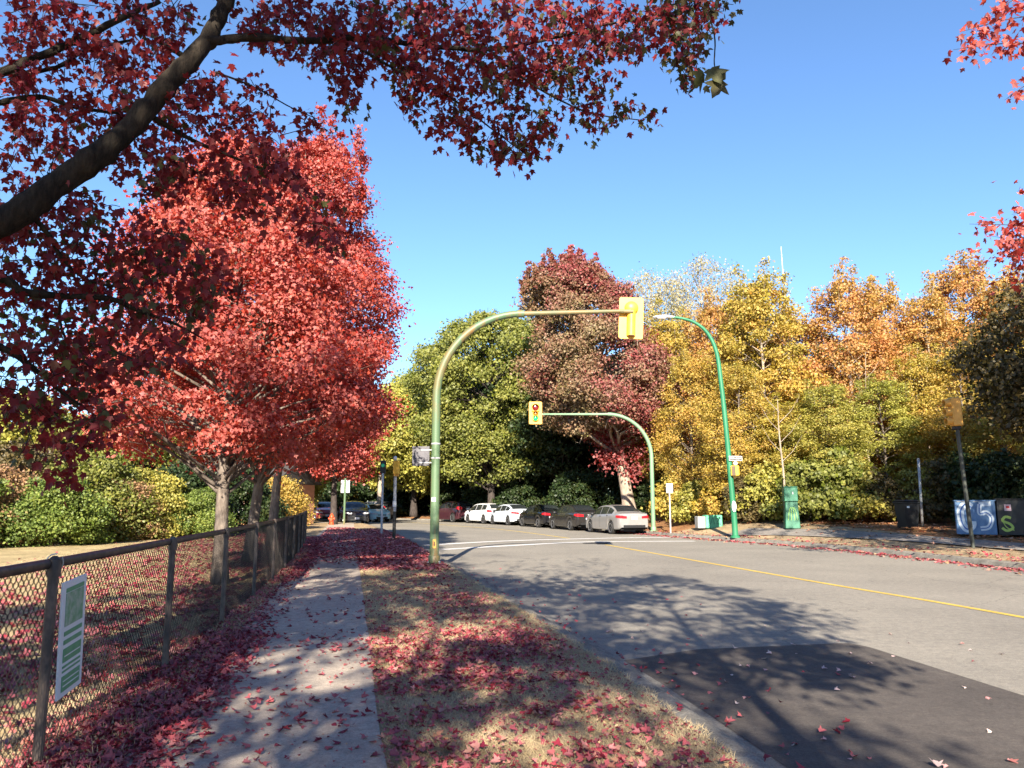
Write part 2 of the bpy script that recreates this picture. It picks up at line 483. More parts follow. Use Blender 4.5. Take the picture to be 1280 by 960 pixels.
# ------------------------------------------------------------------ ground, road, kerbs, verges
def poly_obj(name, pts, z, mat, kind='structure'):
    me = bpy.data.meshes.new(name)
    me.from_pydata([(x, y, z) for x, y in pts], [], [list(range(len(pts)))]); me.update()
    o = link_mesh(name, me, mat)
    if me.polygons[0].normal.z < 0: me.flip_normals()
    return tag(o, kind=kind)
poly_obj('ground', [(-900, -400), (900, -400), (900, 1200), (-900, 1200)], -.05, M_wood)
b_ = MB(); vs = []; fs = []
for i in range(160):
    vs += [(LR[i][0] - .1, LR[i][1], 0), (RC[i][0] + .05, RC[i][1], 0)]
for i in range(159): fs.append([2 * i, 2 * i + 1, 2 * i + 3, 2 * i + 2])
b_.add(vs, fs); tag(b_.build('road', M_road), kind='structure')
def line_strip(name, pts, width, z, mat, n=40):
    a = resample(pts, n); nn = normals_right(a); m = MB(); vs = []; fs = []
    for p, q in zip(a, nn): vs += [(p[0] - q[0] * width / 2, p[1] - q[1] * width / 2, z), (p[0] + q[0] * width / 2, p[1] + q[1] * width / 2, z)]
    for i in range(n - 1): fs.append([2 * i, 2 * i + 1, 2 * i + 3, 2 * i + 2])
    m.add(vs, fs); return tag(m.build(name, mat), kind='structure')
poly_obj('asphalt_patch', [(2.75, -3), (2.19, 2.0), G(982, 959), G(880, 890), G(778, 826), G(872, 812), G(1060, 804), G(1086, 809), (4.28, 6.8), (5.75, -3)], .004, M_patch)
line_strip('centre_line', [(9.2, -2), G(1280, 772), G(1000, 724), G(757, 681)], .13, .005, M_yellow_line)
line_strip('centre_line', [G(712, 673), G(640, 663.5), G(585, 658.5), (-9, 65), (-15, 71), (-26, 77)], .13, .005, M_yellow_line)
line_strip('crosswalk_line', [G(533, 681.5), G(640, 676), G(775, 672.5), G(862, 671.5)], .42, .0055, M_white_line)
line_strip('crosswalk_line', [G(553, 687), G(640, 682), G(735, 677.5), G(868, 676.5)], .42, .0055, M_white_line)
# dark disc painted in place of the signal head's shadow on the crossing
c_ = G(744, 679.3); m_ = MB().lathe([(.5, 0), (.5, .012), (.0, .013)], (c_[0], c_[1], 0), n=24)
tag(m_.build('signal_shadow_disc', plain('shadow_black', (.03, .03, .03), .6)), 'round dark disc standing in for the signal head shadow beside the crossing lines', 'painted shadow')
# near kerb
def sweep_strip(name, A, N, prof, mat, kind='structure'):
    m = MB(); vs = []; fs = []; k = len(prof)
    for i in range(len(A)):
        for d, z in prof: vs.append((A[i][0] + N[i][0] * d, A[i][1] + N[i][1] * d, z))
    for i in range(len(A) - 1):
        for j in range(k - 1): fs.append([i * k + j, i * k + j + 1, (i + 1) * k + j + 1, (i + 1) * k + j])
    m.add(vs, fs); return tag(m.build(name, mat), kind=kind)
rk = random.Random(3)
sweep_strip('kerb', LR, LN, [(.03, -.03), (.02, .012), (-.12, .022), (-.16, .085), (-.20, .102), (-.42, .112), (-.46, .05)], M_kerb)
sweep_strip('kerb', RC, -RN, [(.04, -.03), (.03, .015), (-.02, .10), (-.06, .125), (-.24, .13), (-.26, .02)], M_kerb)
# left verge + field: one sheet each
m_ = MB(); vs = []; fs = []
offs = [-.02, .12, .35, .8, 1.4, 2.2, 3.2]
rg = np.random.default_rng(5)
for i in range(160):
    for k, d in enumerate(offs):
        jit = rg.uniform(-.035, .045) if k == 0 else 0
        zz = .118 if k == 0 else .12 + (rg.uniform(-.006, .01) if 0 < k < 6 else 0)
        vs.append((LG[i][0] - LN[i][0] * (d + jit), LG[i][1] - LN[i][1] * (d + jit), zz))
    # run on to the fence line and beyond
for i in range(159):
    for k in range(len(offs) - 1):
        a = i * len(offs) + k; fs.append([a, a + len(offs), a + len(offs) + 1, a + 1])
m_.add(vs, fs); tag(m_.build('verge', M_verge), kind='structure')
inner = [(LG[i][0] - LN[i][0] * 3.15, LG[i][1] - LN[i][1] * 3.15) for i in range(160)]
poly_obj('verge', inner + [(-200, 95), (-200, -60), (3, -60)], .116, M_verge)
FX = lambda y: -2.0 - .1446 * y - .0017 * y * y          # fence line
poly_obj('field', [(FX(y) - .45, y) for y in np.linspace(-20, 31, 30)] + [(-10.0, 33), (-40, 52), (-150, 60), (-150, -20)], .1225, M_field)
PX = lambda y: .24 - .205 * y                             # right edge of the path
pr = np.random.default_rng(11)
ys = np.linspace(-20, 57, 120)
poly_obj('path', [(PX(y) + pr.uniform(-.012, .012), y) for y in ys] + [(PX(y) - 1.52 + pr.uniform(-.03, .03) - (0.0 if y < 30 else .2), y) for y in ys[::-1]], .130, M_path)
poly_obj('path_apron', [(PX(57) + .6, 56.2), (-11.6, 57.6), (-30, 62.5), (-30, 59.5)], .136, M_path)
# right verge
offs = [.2, .45, .8, 1.4, 2.0, 2.6, 3.3, 4.0, 5.5, 9, 16, 30, 60, 150]
m_ = MB(); vs = []; fs = []
for i in range(160):
    for d in offs:
        x, y = RC[i] + RN[i] * d
        vs.append((x, y, zr(d, RC[i][1]) + (.0 if d < .3 else rg.uniform(-.02, .02))))
for i in range(159):
    for k in range(len(offs) - 1):
        a = i * len(offs) + k; fs.append([a, a + 1, a + 1 + len(offs), a + len(offs)])
m_.add(vs, fs)
vrg = m_.build('verge', [M_verge, M_wood], smooth=True); tag(vrg, kind='structure')
mi = []
for i in range(159):
    for k in range(len(offs) - 1): mi.append(1 if offs[k] >= 4.0 or RC[i][1] > 38 else 0)
vrg.data.polygons.foreach_set('material_index', mi)
m_ = MB(); vs = []; fs = []; sel = [i for i in range(160) if -20 < RC[i][1] < 35.5]
for i in sel:
    y = RC[i][1]; d0 = np.interp(y, [0, 26, 31, 35], [2.5, 2.4, 1.5, .5]); d1 = np.interp(y, [0, 26, 31, 35], [4.1, 4.0, 3.1, 2.0])
    for d in lerpn(d0, d1, 5):
        x, yy = RC[i] + RN[i] * d; vs.append((x, yy, zr(d, y) + .035))
for i in range(len(sel) - 1):
    for k in range(4): a = i * 5 + k; fs.append([a, a + 1, a + 6, a + 5])
m_.add(vs, fs); tag(m_.build('pavement', M_walk, smooth=True), kind='structure')

# ------------------------------------------------------------------ fence
M_vinyl = weathered('black_vinyl', (.022, .018, .016), (.13, .085, .06), .5, 12, .45, .75, 1)
M_wire = plain('fence_wire', (.020, .017, .015), .5, 0, .35)
M_post = weathered('fence_post_paint', (.040, .033, .030), (.17, .125, .095), .6, 13, .40, .72, .5)
fence = empty('chain_link_fence', (FX(4.65), 4.65, .12), 0, 'black chain link fence with dark top rail running beside the path', 'fence')
ya = np.linspace(-6, 30.2, 800); xa = FX(ya)
sa = np.r_[0, np.cumsum(np.hypot(np.diff(xa), np.diff(ya)))]
def fpos(s): return np.interp(s, sa, xa), np.interp(s, sa, ya)
L0 = np.array([FX(4.65), 4.65, .12])
p_, h_ = .031, .031
nw, nl = int(sa[-1] / p_) - 1, int(1.10 / h_)
I, K = np.meshgrid(np.arange(nw), np.arange(nl + 1), indexing='ij')
par = (K + I) % 2
Sx = I * p_ + p_ * par + (np.where(par == 1, 1, -1)) * .0015
fx, fy = fpos(Sx)
dxy = np.gradient(np.stack(fpos(np.linspace(0, sa[-1], 400)), 1), axis=0).mean(0); dxy /= np.linalg.norm(dxy)
nx, ny = dxy[1], -dxy[0]
dep = np.where(par == 1, .003, -.003)
ctr = np.stack([fx + nx * dep, fy + ny * dep, .12 + .02 + K * h_ + 0 * fx], -1)     # nw, nl+1, 3
rw = .0023
ang = np.array([PI / 2, PI / 2 + 2 * PI / 3, PI / 2 + 4 * PI / 3])
ringo = np.stack([np.cos(ang) * dxy[0] + np.sin(ang) * nx, np.cos(ang) * dxy[1] + np.sin(ang) * ny, 0 * ang], -1) * rw * 1.25
V = (ctr[:, :, None, :] + ringo[None, None]).reshape(-1, 3) - L0
nK = nl + 1
base = (np.arange(nw)[:, None, None] * nK + np.arange(nl)[None, :, None]) * 3
k3 = np.arange(3)[None, None, :]; k3b = (k3 + 1) % 3
Q = np.stack([base + k3, base + k3b, base + 3 + k3b, base + 3 + k3], -1).reshape(-1, 4)
me = bpy.data.meshes.new('chain_link_mesh')
me.vertices.add(len(V)); me.vertices.foreach_set('co', V.astype(np.float32).reshape(-1))
me.loops.add(Q.size); me.loops.foreach_set('vertex_index', Q.astype(np.int32).reshape(-1))
me.polygons.add(len(Q)); me.polygons.foreach_set('loop_start', np.arange(0, Q.size, 4).astype(np.int32))
me.update(calc_edges=True)
link_mesh('chain_link_mesh', me, M_wire, fence)
ml = lambda p: tuple(np.array(p) - L0)
MB().tube([ml((*fpos(s), 1.245)) for s in np.linspace(0, sa[-1], 60)], .030, 10).build('top_rail', M_vinyl, fence, smooth=True)
py = [-6.0, -3.2, -.6, 2.05, 4.65, 7.25, 9.85, 12.5, 15.1, 17.75, 20.4, 23.0, 25.6, 28.1, 30.2]
for y in py:
    x = FX(y)
    MB().tube([ml((x + .03, y, .0)), ml((x + .03, y, 1.21))], .029, 12).lathe([(.036, 1.17 - .12), (.040, 1.21 - .12), (.036, 1.27 - .12), (.012, 1.29 - .12)], ml((x + .03, y, .12)), n=12).build('post', M_post, fence, angle=40)
MB().tube(spline([ml((FX(4.65) + .03 + .045 * math.cos(t), 4.65 + .045 * math.sin(t) , 1.25 + .055 * math.cos(t * 1.0 + 1))) for t in np.linspace(0, 5.5, 9)], 3), .004, 5).build('tie_wire', plain('pale_wire', (.5, .5, .48), .4), fence)
# white tube at the far end of the fence
tag(MB().tube([(-8.05, 29.6, .12), (-7.95, 29.9, 1.15)], .03, 8).build('pale_tube', plain('white_tube', (.7, .7, .68))), 'white upright tube tied at the far end of the fence', 'pole')
# panel hung on the fence
M_wh = plain('panel_white', (.66, .68, .69), .5, 0, .05); M_gr = weathered('panel_green', (.08, .27, .13), (.13, .36, .19), .5, 12, .4, .8, 1)
M_gr2 = weathered('panel_picture', (.10, .28, .14), (.33, .42, .34), .5, 14, .42, .62, 1)
sg = empty('notice_panel', (FX(4.92) + .06, 4.92, .80), 0, 'tall white panel with green bars and bands tied to the near fence bay', 'sign')
yaw = math.atan2(dxy[1], dxy[0]); sg.rotation_euler = (0, math.radians(-4), math.atan2(4.98 - 5.25, FX(4.98) - FX(5.25)) + PI)
SW, SH = .37, .68
MB().box((0, 0, 0), (SW, .012, SH), bev=.002).build('board', M_wh, sg)
m = M_gr
def band(z0, z1, mat, n, w=.27):
    MB().box((0, -.0085, (z0 + z1) / 2 * 1.0), (w, .003, abs(z1 - z0) * 1.0)).build(n, mat, sg)
band(.30, .275, M_gr, 'band'); band(.27, .075, M_gr2, 'picture'); band(.045, .02, M_gr, 'band'); band(-.005, -.03, M_gr, 'band')
band(-.055, -.135, M_gr, 'band'); band(-.155, -.168, M_gr, 'band'); band(-.183, -.194, M_gr, 'band'); band(-.215, -.305, M_gr, 'band')
for zq in (-.10, -.245, -.275): MB().box((0, -.0105, zq), (.24, .002, .006)).build('rule_line', M_wh, sg)

# ------------------------------------------------------------------ traffic signals and poles
M_gpole = weathered('old_green_paint', (.085, .145, .075), (.20, .115, .04), .5, 3.2, .49, .66, .16)
M_gpole2 = weathered('pale_green_paint', (.13, .24, .14), (.17, .26, .16), .5, 3, .4, .7, .2)
M_lamp_green = weathered('lamp_green_paint', (.015, .14, .065), (.03, .19, .09), .45, 3, .4, .7, .2)
M_rust = weathered('rusty_arm', (.12, .13, .065), (.22, .15, .06), .55, 4, .40, .62, 1)
M_ybox = weathered('signal_yellow', (.72, .40, .035), (.80, .48, .06), .45, 6, .35, .7, 1)
M_ydull = weathered('signal_yellow_faded', (.62, .32, .05), (.72, .40, .08), .5, 6, .35, .7, 1)
M_blk = plain('black_plastic', (.012, .012, .012), .5)
M_grey = weathered('galvanised', (.30, .31, .32), (.40, .41, .42), .45, 7, .35, .7, .5)
M_white = plain('white_enamel', (.72, .72, .70), .5, 0, .06)
def lens(name, c, emit=0.0):
    m, nt, b = newmat(name)
    v = nt.nodes.new('ShaderNodeTexVoronoi'); v.inputs['Scale'].default_value = 60
    tc = nt.nodes.new('ShaderNodeTexCoord'); nt.links.new(tc.outputs['Object'], v.inputs['Vector'])
    r = ramp(nt, [(0, tuple(x * 1.2 for x in c)), (.6, tuple(x * .7 for x in c))], v.outputs['Distance'])
    nt.links.new(r.outputs[0], b.inputs['Base Color']); b.inputs['Roughness'].default_value = .15
    if emit:
        nt.links.new(r.outputs[0], b.inputs['Emission Color']); b.inputs['Emission Strength'].default_value = emit
    return m
L_red = lens('red_lens', (.16, .012, .01)); L_amb = lens('amber_lens', (.30, .13, .012)); L_grn = lens('lit_green_lens', (.008, .42, .11), .6)

def pole_curve(name_pts, rads, n=8): return spline(name_pts, n), rads
def mast_arm(loc, H, R, arm_dir, reach, r0, polem, armm, label, up=.1, name='signal_mast'):
    root = empty(name, loc, 0, label, 'signal pole')
    dx, dy = arm_dir
    pts = [(0, 0, 0), (0, 0, H - R)]
    arc = [(dx * R * (1 - math.cos(t)), dy * R * (1 - math.cos(t)), H - R + R * math.sin(t)) for t in np.linspace(.08, PI / 2, 14)]
    pts = [(0, 0, z) for z in lerpn(0, H - R, 8)] + arc
    MB().tube(pts, list(np.linspace(r0, r0 * .78, len(pts))), 14).build('pole', polem, root, angle=50)
    j = arc[-1]
    e = (dx * reach, dy * reach, H + up)
    j2 = (j[0] + dx * .05, j[1] + dy * .05, H)
    MB().tube([(j[0] - dx * .12, j[1] - dy * .12, H - .005), j2, e], [r0 * .62, r0 * .60, r0 * .40], 12).build('arm', armm, root, angle=50)
    MB().tube([(j[0] - dx * .16, j[1] - dy * .16, H - .008), (j[0] + dx * .02, j[1] + dy * .02, H)], r0 * .88, 14).build('joint_collar', polem, root, angle=50)
    MB().box((0, 0, .02), (r0 * 3.2, r0 * 3.2, .05), bev=.01).lathe([(r0 * 1.25, .04), (r0 * 1.25, .20), (r0 * 1.02, .24)], (0, 0, 0)).build('base_plate', polem, root, angle=40)
    return root, e
def signal_head(loc, rz, label, board=True, lit=None, tilt=0.0, mat=None, board_wh=(.62, 1.08), radii=(.15, .10, .10), shape_back='pipe'):
    """front faces local -Y, origin at board centre"""
    mat = mat or M_ybox
    root = empty('traffic_signal', loc, rz, label, 'traffic light')
    root.rotation_euler = (0, tilt, rz)
    W, Hh = board_wh
    if board:
        c = .05
        poly = []
        for sx, sz, a0 in ((1, 1, 0), (-1, 1, 90), (-1, -1, 180), (1, -1, 270)):
            for a in (0, 30, 60, 90):
                t = math.radians(a0 + a); poly.append((sx * (W / 2 - c) + c * math.cos(t), sz * (Hh / 2 - c) + c * math.sin(t)))
        MB().prism(poly, -.012, .012).build('backboard', mat, root)
    zs = [.26, -.06, -.30]
    hb = MB()
    hb.box((0, -.06, zs[0]), (radii[0] * 2.3, .12, radii[0] * 2.3), bev=.03)
    hb.box((0, -.06, (zs[1] + zs[2]) / 2), (radii[1] * 2.4, .12, .50), bev=.03)
    hb.build('housing', mat, root, angle=40)
    bk = MB()   # what shows from behind: a domed top section and a long half-round lower section
    bk.lathe([(radii[0] * 1.18, .012), (radii[0] * 1.15, .05), (radii[0] * .95, .10), (radii[0] * .5, .135), (0.01, .14)], (0, 0, zs[0]), 'y', 24)
    nn = 14; prof = [(radii[1] * 1.12 * math.cos(t), .012 + radii[1] * 1.25 * math.sin(t)) for t in np.linspace(0, PI, nn)]
    vs = [(x, y, zs[0] - .12) for x, y in prof] + [(x, y, zs[2] - .17) for x, y in prof]
    fs = [[i, i + 1, nn + i + 1, nn + i] for i in range(nn - 1)] + [list(range(nn)), list(range(nn, 2 * nn))[::-1]]
    bk.add(vs, fs)
    bk.build('rear_housing', mat, root, angle=40)
    MB().box((0, .13, zs[2] - .175), (.14, .10, .02)).build('drip_lip', plain('lip_brown', (.16, .07, .02)), root) if board else None
    for i, (z, r) in enumerate(zip(zs, radii)):
        lm = (L_red, L_amb, L_grn)[i]
        MB().lathe([(r, -.118), (r * .97, -.13), (r * .6, -.148), (.005, -.155)], (0, 0, z), 'y', 24).build('lens', lm, root, smooth=True)
        vm = MB(); n = 18; vs = []; fs = []
        for t in np.linspace(math.radians(-25), math.radians(205), n):
            cx_, cz_ = r * 1.08 * math.cos(t), r * 1.08 * math.sin(t)
            ln = .20 * (.45 + .55 * max(0, math.sin(t)))
            for rr in (1.0, 1.06):
                vs += [(cx_ * rr, -.115, z + cz_ * rr), (cx_ * rr, -.115 - ln, z + cz_ * rr)]
        for k in range(n - 1):
            a = k * 4; b2 = a + 4
            fs += [[a, a + 1, b2 + 1, b2], [a + 2, b2 + 2, b2 + 3, a + 3], [a + 1, a + 3, b2 + 3, b2 + 1]]
        vm.add(vs, fs).build('visor', mat, root)
    return root

# near mast: left kerb, arm out over the road
bx, by = -1.87, 19.05
ad = unit(np.array([1.0, .04]))
mast, e = mast_arm((bx, by, .12), 6.20, 2.15, ad, 4.86, .112, M_gpole, M_rust, 'tall arched green signal pole with rust streaks at the near kerb', up=.10)
MB().tube([(0, -.117, 1.12), (0, -.117, 1.13)], .001, 3)
MB().box((.01, -.113, .50), (.075, .012, .21), bev=.004).build('sticker', plain('amber_sticker', (.62, .30, .06), .5), mast)
MB().box((.01, -.1205, .50), (.035, .004, .11)).box((.01, -.1225, .50), (.015, .004, .07)).build('sticker_mark', plain('dark_ink', (.06, .03, .02)), mast)
MB().box((-.02, -.112, 1.55), (.10, .012, .10), bev=.004).build('sticker', M_white, mast)
MB().box((-.02, -.1195, 1.55), (.06, .004, .035)).build('sticker_mark', plain('green_ink', (.1, .5, .3)), mast)
signal_head((bx + e[0] + .06, by + e[1] + .13, .12 + e[2] - .16), PI, 'large yellow signal seen from behind at the end of the arched arm', tilt=math.radians(-2.5))
MB().tube([(e[0] - .35, e[1], e[2] - .01), (e[0] + .10, e[1], e[2] - .02)], .05, 10).box((e[0] - .0, e[1] + .06, e[2]), (.1, .14, .1), bev=.01).build('clamp', M_rust, mast, angle=40)
MB().box((0, -.108, .85), (.10, .02, .20), bev=.01).build('hand_hole_cover', M_gpole, mast, angle=40)
for zq in (2.55, 2.9): MB().lathe([(.112, -.02), (.116, -.015), (.116, .015), (.112, .02)], (0, 0, zq), n=20).build('strap_band', M_grey, mast)
for qx, qy in ((.13, .13), (-.13, .13), (.13, -.13), (-.13, -.13)): MB().lathe([(.022, .03), (.022, .065), (.012, .07), (.012, .10)], (qx, qy, 0), n=6).build('anchor_bolt', M_grey, mast)
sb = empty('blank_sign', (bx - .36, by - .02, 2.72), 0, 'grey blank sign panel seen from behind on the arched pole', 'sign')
MB().box((0, 0, 0), (.42, .008, .48), bev=.003).build('panel', plain('shaded_aluminium', (.115, .112, .125), .7, .0), sb)  # panel grey is lowered to stand in for the shade on it
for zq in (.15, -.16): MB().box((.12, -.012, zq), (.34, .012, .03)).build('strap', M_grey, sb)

# far mast: across the road, arm reaching left
bx, by = 7.35, 41.0
ad = unit(np.array([-1.0, -.04])); zb = zr_at(bx, by)
mast2, e = mast_arm((bx, by, zb), 6.1, 2.25, ad, 6.0, .115, M_gpole2, M_gpole2, 'pale green arched signal pole behind the silver sedan', up=-.02)
signal_head((bx + e[0] - .12, by + e[1] - .2, zb + e[2] + .05), 0, 'yellow signal with its green lamp lit hanging before the maple', board_wh=(.68, 1.18), radii=(.17, .12, .13))

# far-left posts with signal boxes
x, y = -6.15, 37.2
ps = empty('signal_post', (x, y, .12), 0, 'thin grey-green post carrying the small green-lit signal', 'signal pole')
MB().tube([(0, 0, 0), (0, 0, 3.0)], .055, 10).build('pole', M_grey, ps, angle=40)
MB().box((0, .02, 3.15), (.26, .16, .62), bev=.03).build('housing', M_blk, ps)
MB().lathe([(.085, -.07), (.075, -.09), (.005, -.10)], (0, 0, 3.22), 'y', 16).build('lens', lens('small_green_lens', (.02, .30, .16), .12), ps)
x, y = -4.72, 31.6
ps = empty('signal_post', (x, y, .12), 0, 'post with black lower half and yellow side-on signal box', 'signal pole')
MB().tube([(0, 0, 1.1), (0, 0, 2.62)], .062, 10).build('pole', M_grey, ps, angle=40)
MB().tube([(0, 0, 0), (0, 0, 1.12)], .068, 10).build('pole_sleeve', M_blk, ps, angle=40)
MB().box((.04, 0, 2.88), (.24, .34, .56), bev=.03).build('housing', M_ybox, ps, angle=40)
MB().box((.04, 0, 2.56), (.20, .28, .07), bev=.02).build('housing_base', M_ydull, ps)
MB().lathe([(.06, 0), (.075, .08), (.06, .16), (.01, .18)], (-.02, 0, 3.16), n=12).build('cap', M_white, ps, smooth=True)
MB().box((0, -.07, 1.42), (.15, .03, .24), bev=.02).build('button_plate', M_white, ps)

# right-hand post with side-on signal
x, y = 14.15, 24.3; zb = zr_at(x, y)
ps = empty('signal_post', (x, y, zb), 0, 'dark leaning post with a yellow side-on signal beside the graffitied bins', 'signal pole')
ps.rotation_euler = (math.radians(1), math.radians(-3.2), 0)
MB().tube([(0, 0, 0), (0, 0, 3.75)], .06, 10).build('pole', weathered('dark_pole', (.02, .025, .02), (.09, .10, .08), .5, 4, .45, .75, .3), ps, angle=40)
MB().box((0, 0, 4.2), (.30, .30, .90), bev=.03).build('housing', M_ydull, ps, angle=40)
MB().box((-.02, 0, 3.70), (.22, .18, .12), bev=.02).build('bracket', M_blk, ps)
for k in range(3):
    MB().lathe([(.12, -.15), (.115, -.33), (.10, -.33), (.10, -.16)], (0, 0, 4.2 + .29 * (1 - k)), 'x', 16).build('visor', M_ydull, ps)

# lamp post
Yl = 33.4
base = P(919, 668, Yl); top = [P(917, 640, Yl), P(908, 540, Yl), P(901.5, 480, Yl), P(895.5, 440, Yl), P(884, 416, Yl), P(868, 403, Yl), P(850, 397.5, Yl), P(836, 396.5, Yl)]
zb = zr_at(base[0], Yl); B0 = Vector((base[0], Yl, zb))
lp = empty('lamp_post', tuple(B0), 0, 'tall curved green lamp post with a street name plate', 'street lamp')
pts = [Vector((0, 0, 0))] + [Vector(p) - B0 for p in top]
sp = spline(pts, 6)
MB().tube(sp, list(np.linspace(.13, .05, len(sp))), 14).build('pole', M_lamp_green, lp, angle=50)
MB().lathe([(.2, 0), (.2, .06), (.15, .10)], (0, 0, 0)).build('base_plate', M_lamp_green, lp, angle=40)
h = Vector(top[-1]) - B0
hm = MB(); prof = [(.02, -.02), (.12, .03), (.15, .05), (.12, .04), (.05, .02)]
vs = []; fs = []; xs = [0.25, .12, -.05, -.3, -.55, -.68]; ws = [.05, .07, .12, .15, .12, .03]; hs = [.05, .07, .10, .10, .08, .03]
for a, w_, hh in zip(xs, ws, hs):
    for t in np.linspace(0, 2 * PI, 12, endpoint=False):
        zz = hh * math.sin(t); vs.append((h.x + a, h.y + w_ * math.cos(t), h.z + (zz if zz > 0 else zz * .5)))
for i in range(5):
    for k in range(12): j = (k + 1) % 12; fs.append([i * 12 + k, i * 12 + j, i * 12 + 12 + j, i * 12 + 12 + k])
hm.add(vs, fs).build('lamp_head', plain('lamp_grey', (.62, .60, .60), .4), lp, smooth=True)
MB().box((h.x - .33, h.y, h.z - .055), (.4, .2, .05), bev=.02).build('lamp_glass', plain('lamp_glass', (.5, .5, .48), .2), lp)
q = Vector(P(919.5, 573, Yl - .12)) - B0
MB().box(tuple(q), (.62, .02, .20), rz=.25, bev=.004).build('name_plate', M_white, lp)
qn = MB(); qn.box((q.x, q.y - .013, q.z), (.57, .006, .15), rz=.25); qn.build('name_panel', M_blk, lp)
# unreadable pale lettering on the name plate, as blurred strokes of the same rhythm
ms = MB()
for k, wd in enumerate([.05, .04, .05, .03, .05, .04, .05, .04]):
    t = -.23 + k * .063
    ms.box((q.x + t * math.cos(.25), q.y + t * math.sin(.25) - .018, q.z), (wd * .8, .004, .07), rz=.25)
ms.build('lettering', M_white, lp)
q = Vector(P(919, 588.5, Yl - .15)) - B0
MB().box(tuple(q), (.34, .30, .44), rz=-.35, bev=.03).build('signal_box', M_ybox, lp)
MB().box((q.x - .09, q.y - .13, q.z), (.14, .10, .40), rz=-.35).build('signal_hood', plain('hood_brown', (.10, .07, .04)), lp)
MB().lathe([(.03, 0), (.09, .05), (.09, .12), (.03, .18)], (q.x + .02, q.y, q.z + .22), n=12).build('finial', M_white, lp, smooth=True)
q = Vector(P(917.6, 633, Yl - .16)) - B0
MB().lathe([(.005, -.02), (.10, -.015), (.11, 0), (.10, .01)], (0, 0, 0), 'y', 20)
ov = MB().lathe([(.11, .02), (.11, -.01), (.10, -.02), (.005, -.022)], (0, 0, 0), 'y', 20)
ov.v = [(q.x + a * 0.85, q.y + b2, q.z + c * 2.1) for a, b2, c in ov.v]; ov.build('oval_plate', M_white, lp)

# no parking sign
x, y = P(838, 655, 38.5)[0], 38.5; zb = zr_at(x, y)
ns = empty('parking_sign', (x, y, zb), 0, 'small white no parking sign on a thin post right of the cars', 'sign')
MB().tube([(0, 0, -.1), (0, 0, 2.35)], .032, 8).build('post', plain('pale_post', (.55, .52, .52), .5), ns)
Zc = 2.17
MB().box((0, -.045, Zc), (.32, .012, .46), bev=.004).build('plate', M_white, ns)
M_sred = plain('sign_red', (.55, .02, .02), .4, 0, .05)
rm = MB(); n = 28; vs = []; fs = []
for t in np.linspace(0, 2 * PI, n, endpoint=False):
    for r in (.095, .12): vs.append((r * math.cos(t), -.0535, Zc + .05 + r * math.sin(t)))
for k in range(n): j = (k + 1) % n; fs.append([2 * k, 2 * k + 1, 2 * j + 1, 2 * j])
rm.add(vs, fs)
a = .10; rm.add([(-a * .75 - .012, -.0545, Zc + .05 + a * .75 - .012), (-a * .75 + .012, -.0545, Zc + .05 + a * .75 + .012), (a * .75 + .012, -.0545, Zc + .05 - a * .75 + .012), (a * .75 - .012, -.0545, Zc + .05 - a * .75 - .012)], [[0, 1, 2, 3]])
rm.build('prohibition_ring', M_sred, ns)
MB().box((-.035, -.0525, Zc + .05), (.022, .003, .13)).box((.005, -.0525, Zc + .105), (.06, .003, .02)).box((.005, -.0525, Zc + .045), (.06, .003, .02)).box((.035, -.0525, Zc + .075), (.02, .003, .06)).build('letter', M_blk, ns)
MB().box((0, -.0525, Zc - .14), (.2, .003, .025)).box((0, -.0525, Zc - .18), (.14, .003, .02)).build('arrow_mark', M_sred, ns)

# plain leaning metal post on the right
b0 = P(1153, 655, 32.5); t0 = P(1148, 574, 32.5); zb = zr_at(b0[0], 32.5)
tag(MB().tube([(b0[0], 32.5, zb - .2), (t0[0], 32.5, t0[2])], .055, 10).lathe([(.056, 0), (.062, .02), (.02, .06)], (t0[0], 32.5, t0[2] - .01), n=10).build('metal_post', plain('dull_steel', (.34, .36, .36), .45, .3), smooth=True),
    'plain grey leaning metal post without a sign behind the black bin', 'post')

# sign seen from behind beyond the path (left)
x, y = -11.3, 53.0
sgp = empty('sign_post', (x, y, .12), 0, 'two pale sign plates back to back on a dark post by the hydrant', 'sign')
MB().tube([(0, 0, 0), (0, 0, 3.1)], .07, 8).build('post', M_gpole, sgp)
for s in (-1, 1):
    MB().box((s * .17, -.05 if s < 0 else .06, 2.55), (.26, .02, .85), rz=s * .5, bev=.02).build('plate', M_white, sgp)
# hydrant
x, y = -11.95, 52.2
hy = empty('fire_hydrant', (x, y, .12), 0, 'small orange-red fire hydrant at the far end of the path', 'hydrant')
M_hyd = plain('hydrant_red', (.62, .07, .02), .45, 0, .1)
MB().lathe([(.17, 0), (.17, .05), (.125, .07), (.115, .5), (.15, .52), (.15, .56), (.13, .60), (.09, .68), (.05, .72), (.05, .77), (.005, .78)], (0, 0, 0), n=20).build('barrel', M_hyd, hy, angle=40)
MB().lathe([(.075, -.21), (.075, -.17), (.06, -.17), (.06, .17), (.075, .17), (.075, .21)], (0, 0, .42), 'x', 14).build('side_cap', M_hyd, hy, angle=40)
MB().lathe([(.09, -.2), (.09, -.15), (.07, -.15), (.07, 0)], (0, 0, .36), 'y', 14).build('front_cap', M_hyd, hy, angle=40)

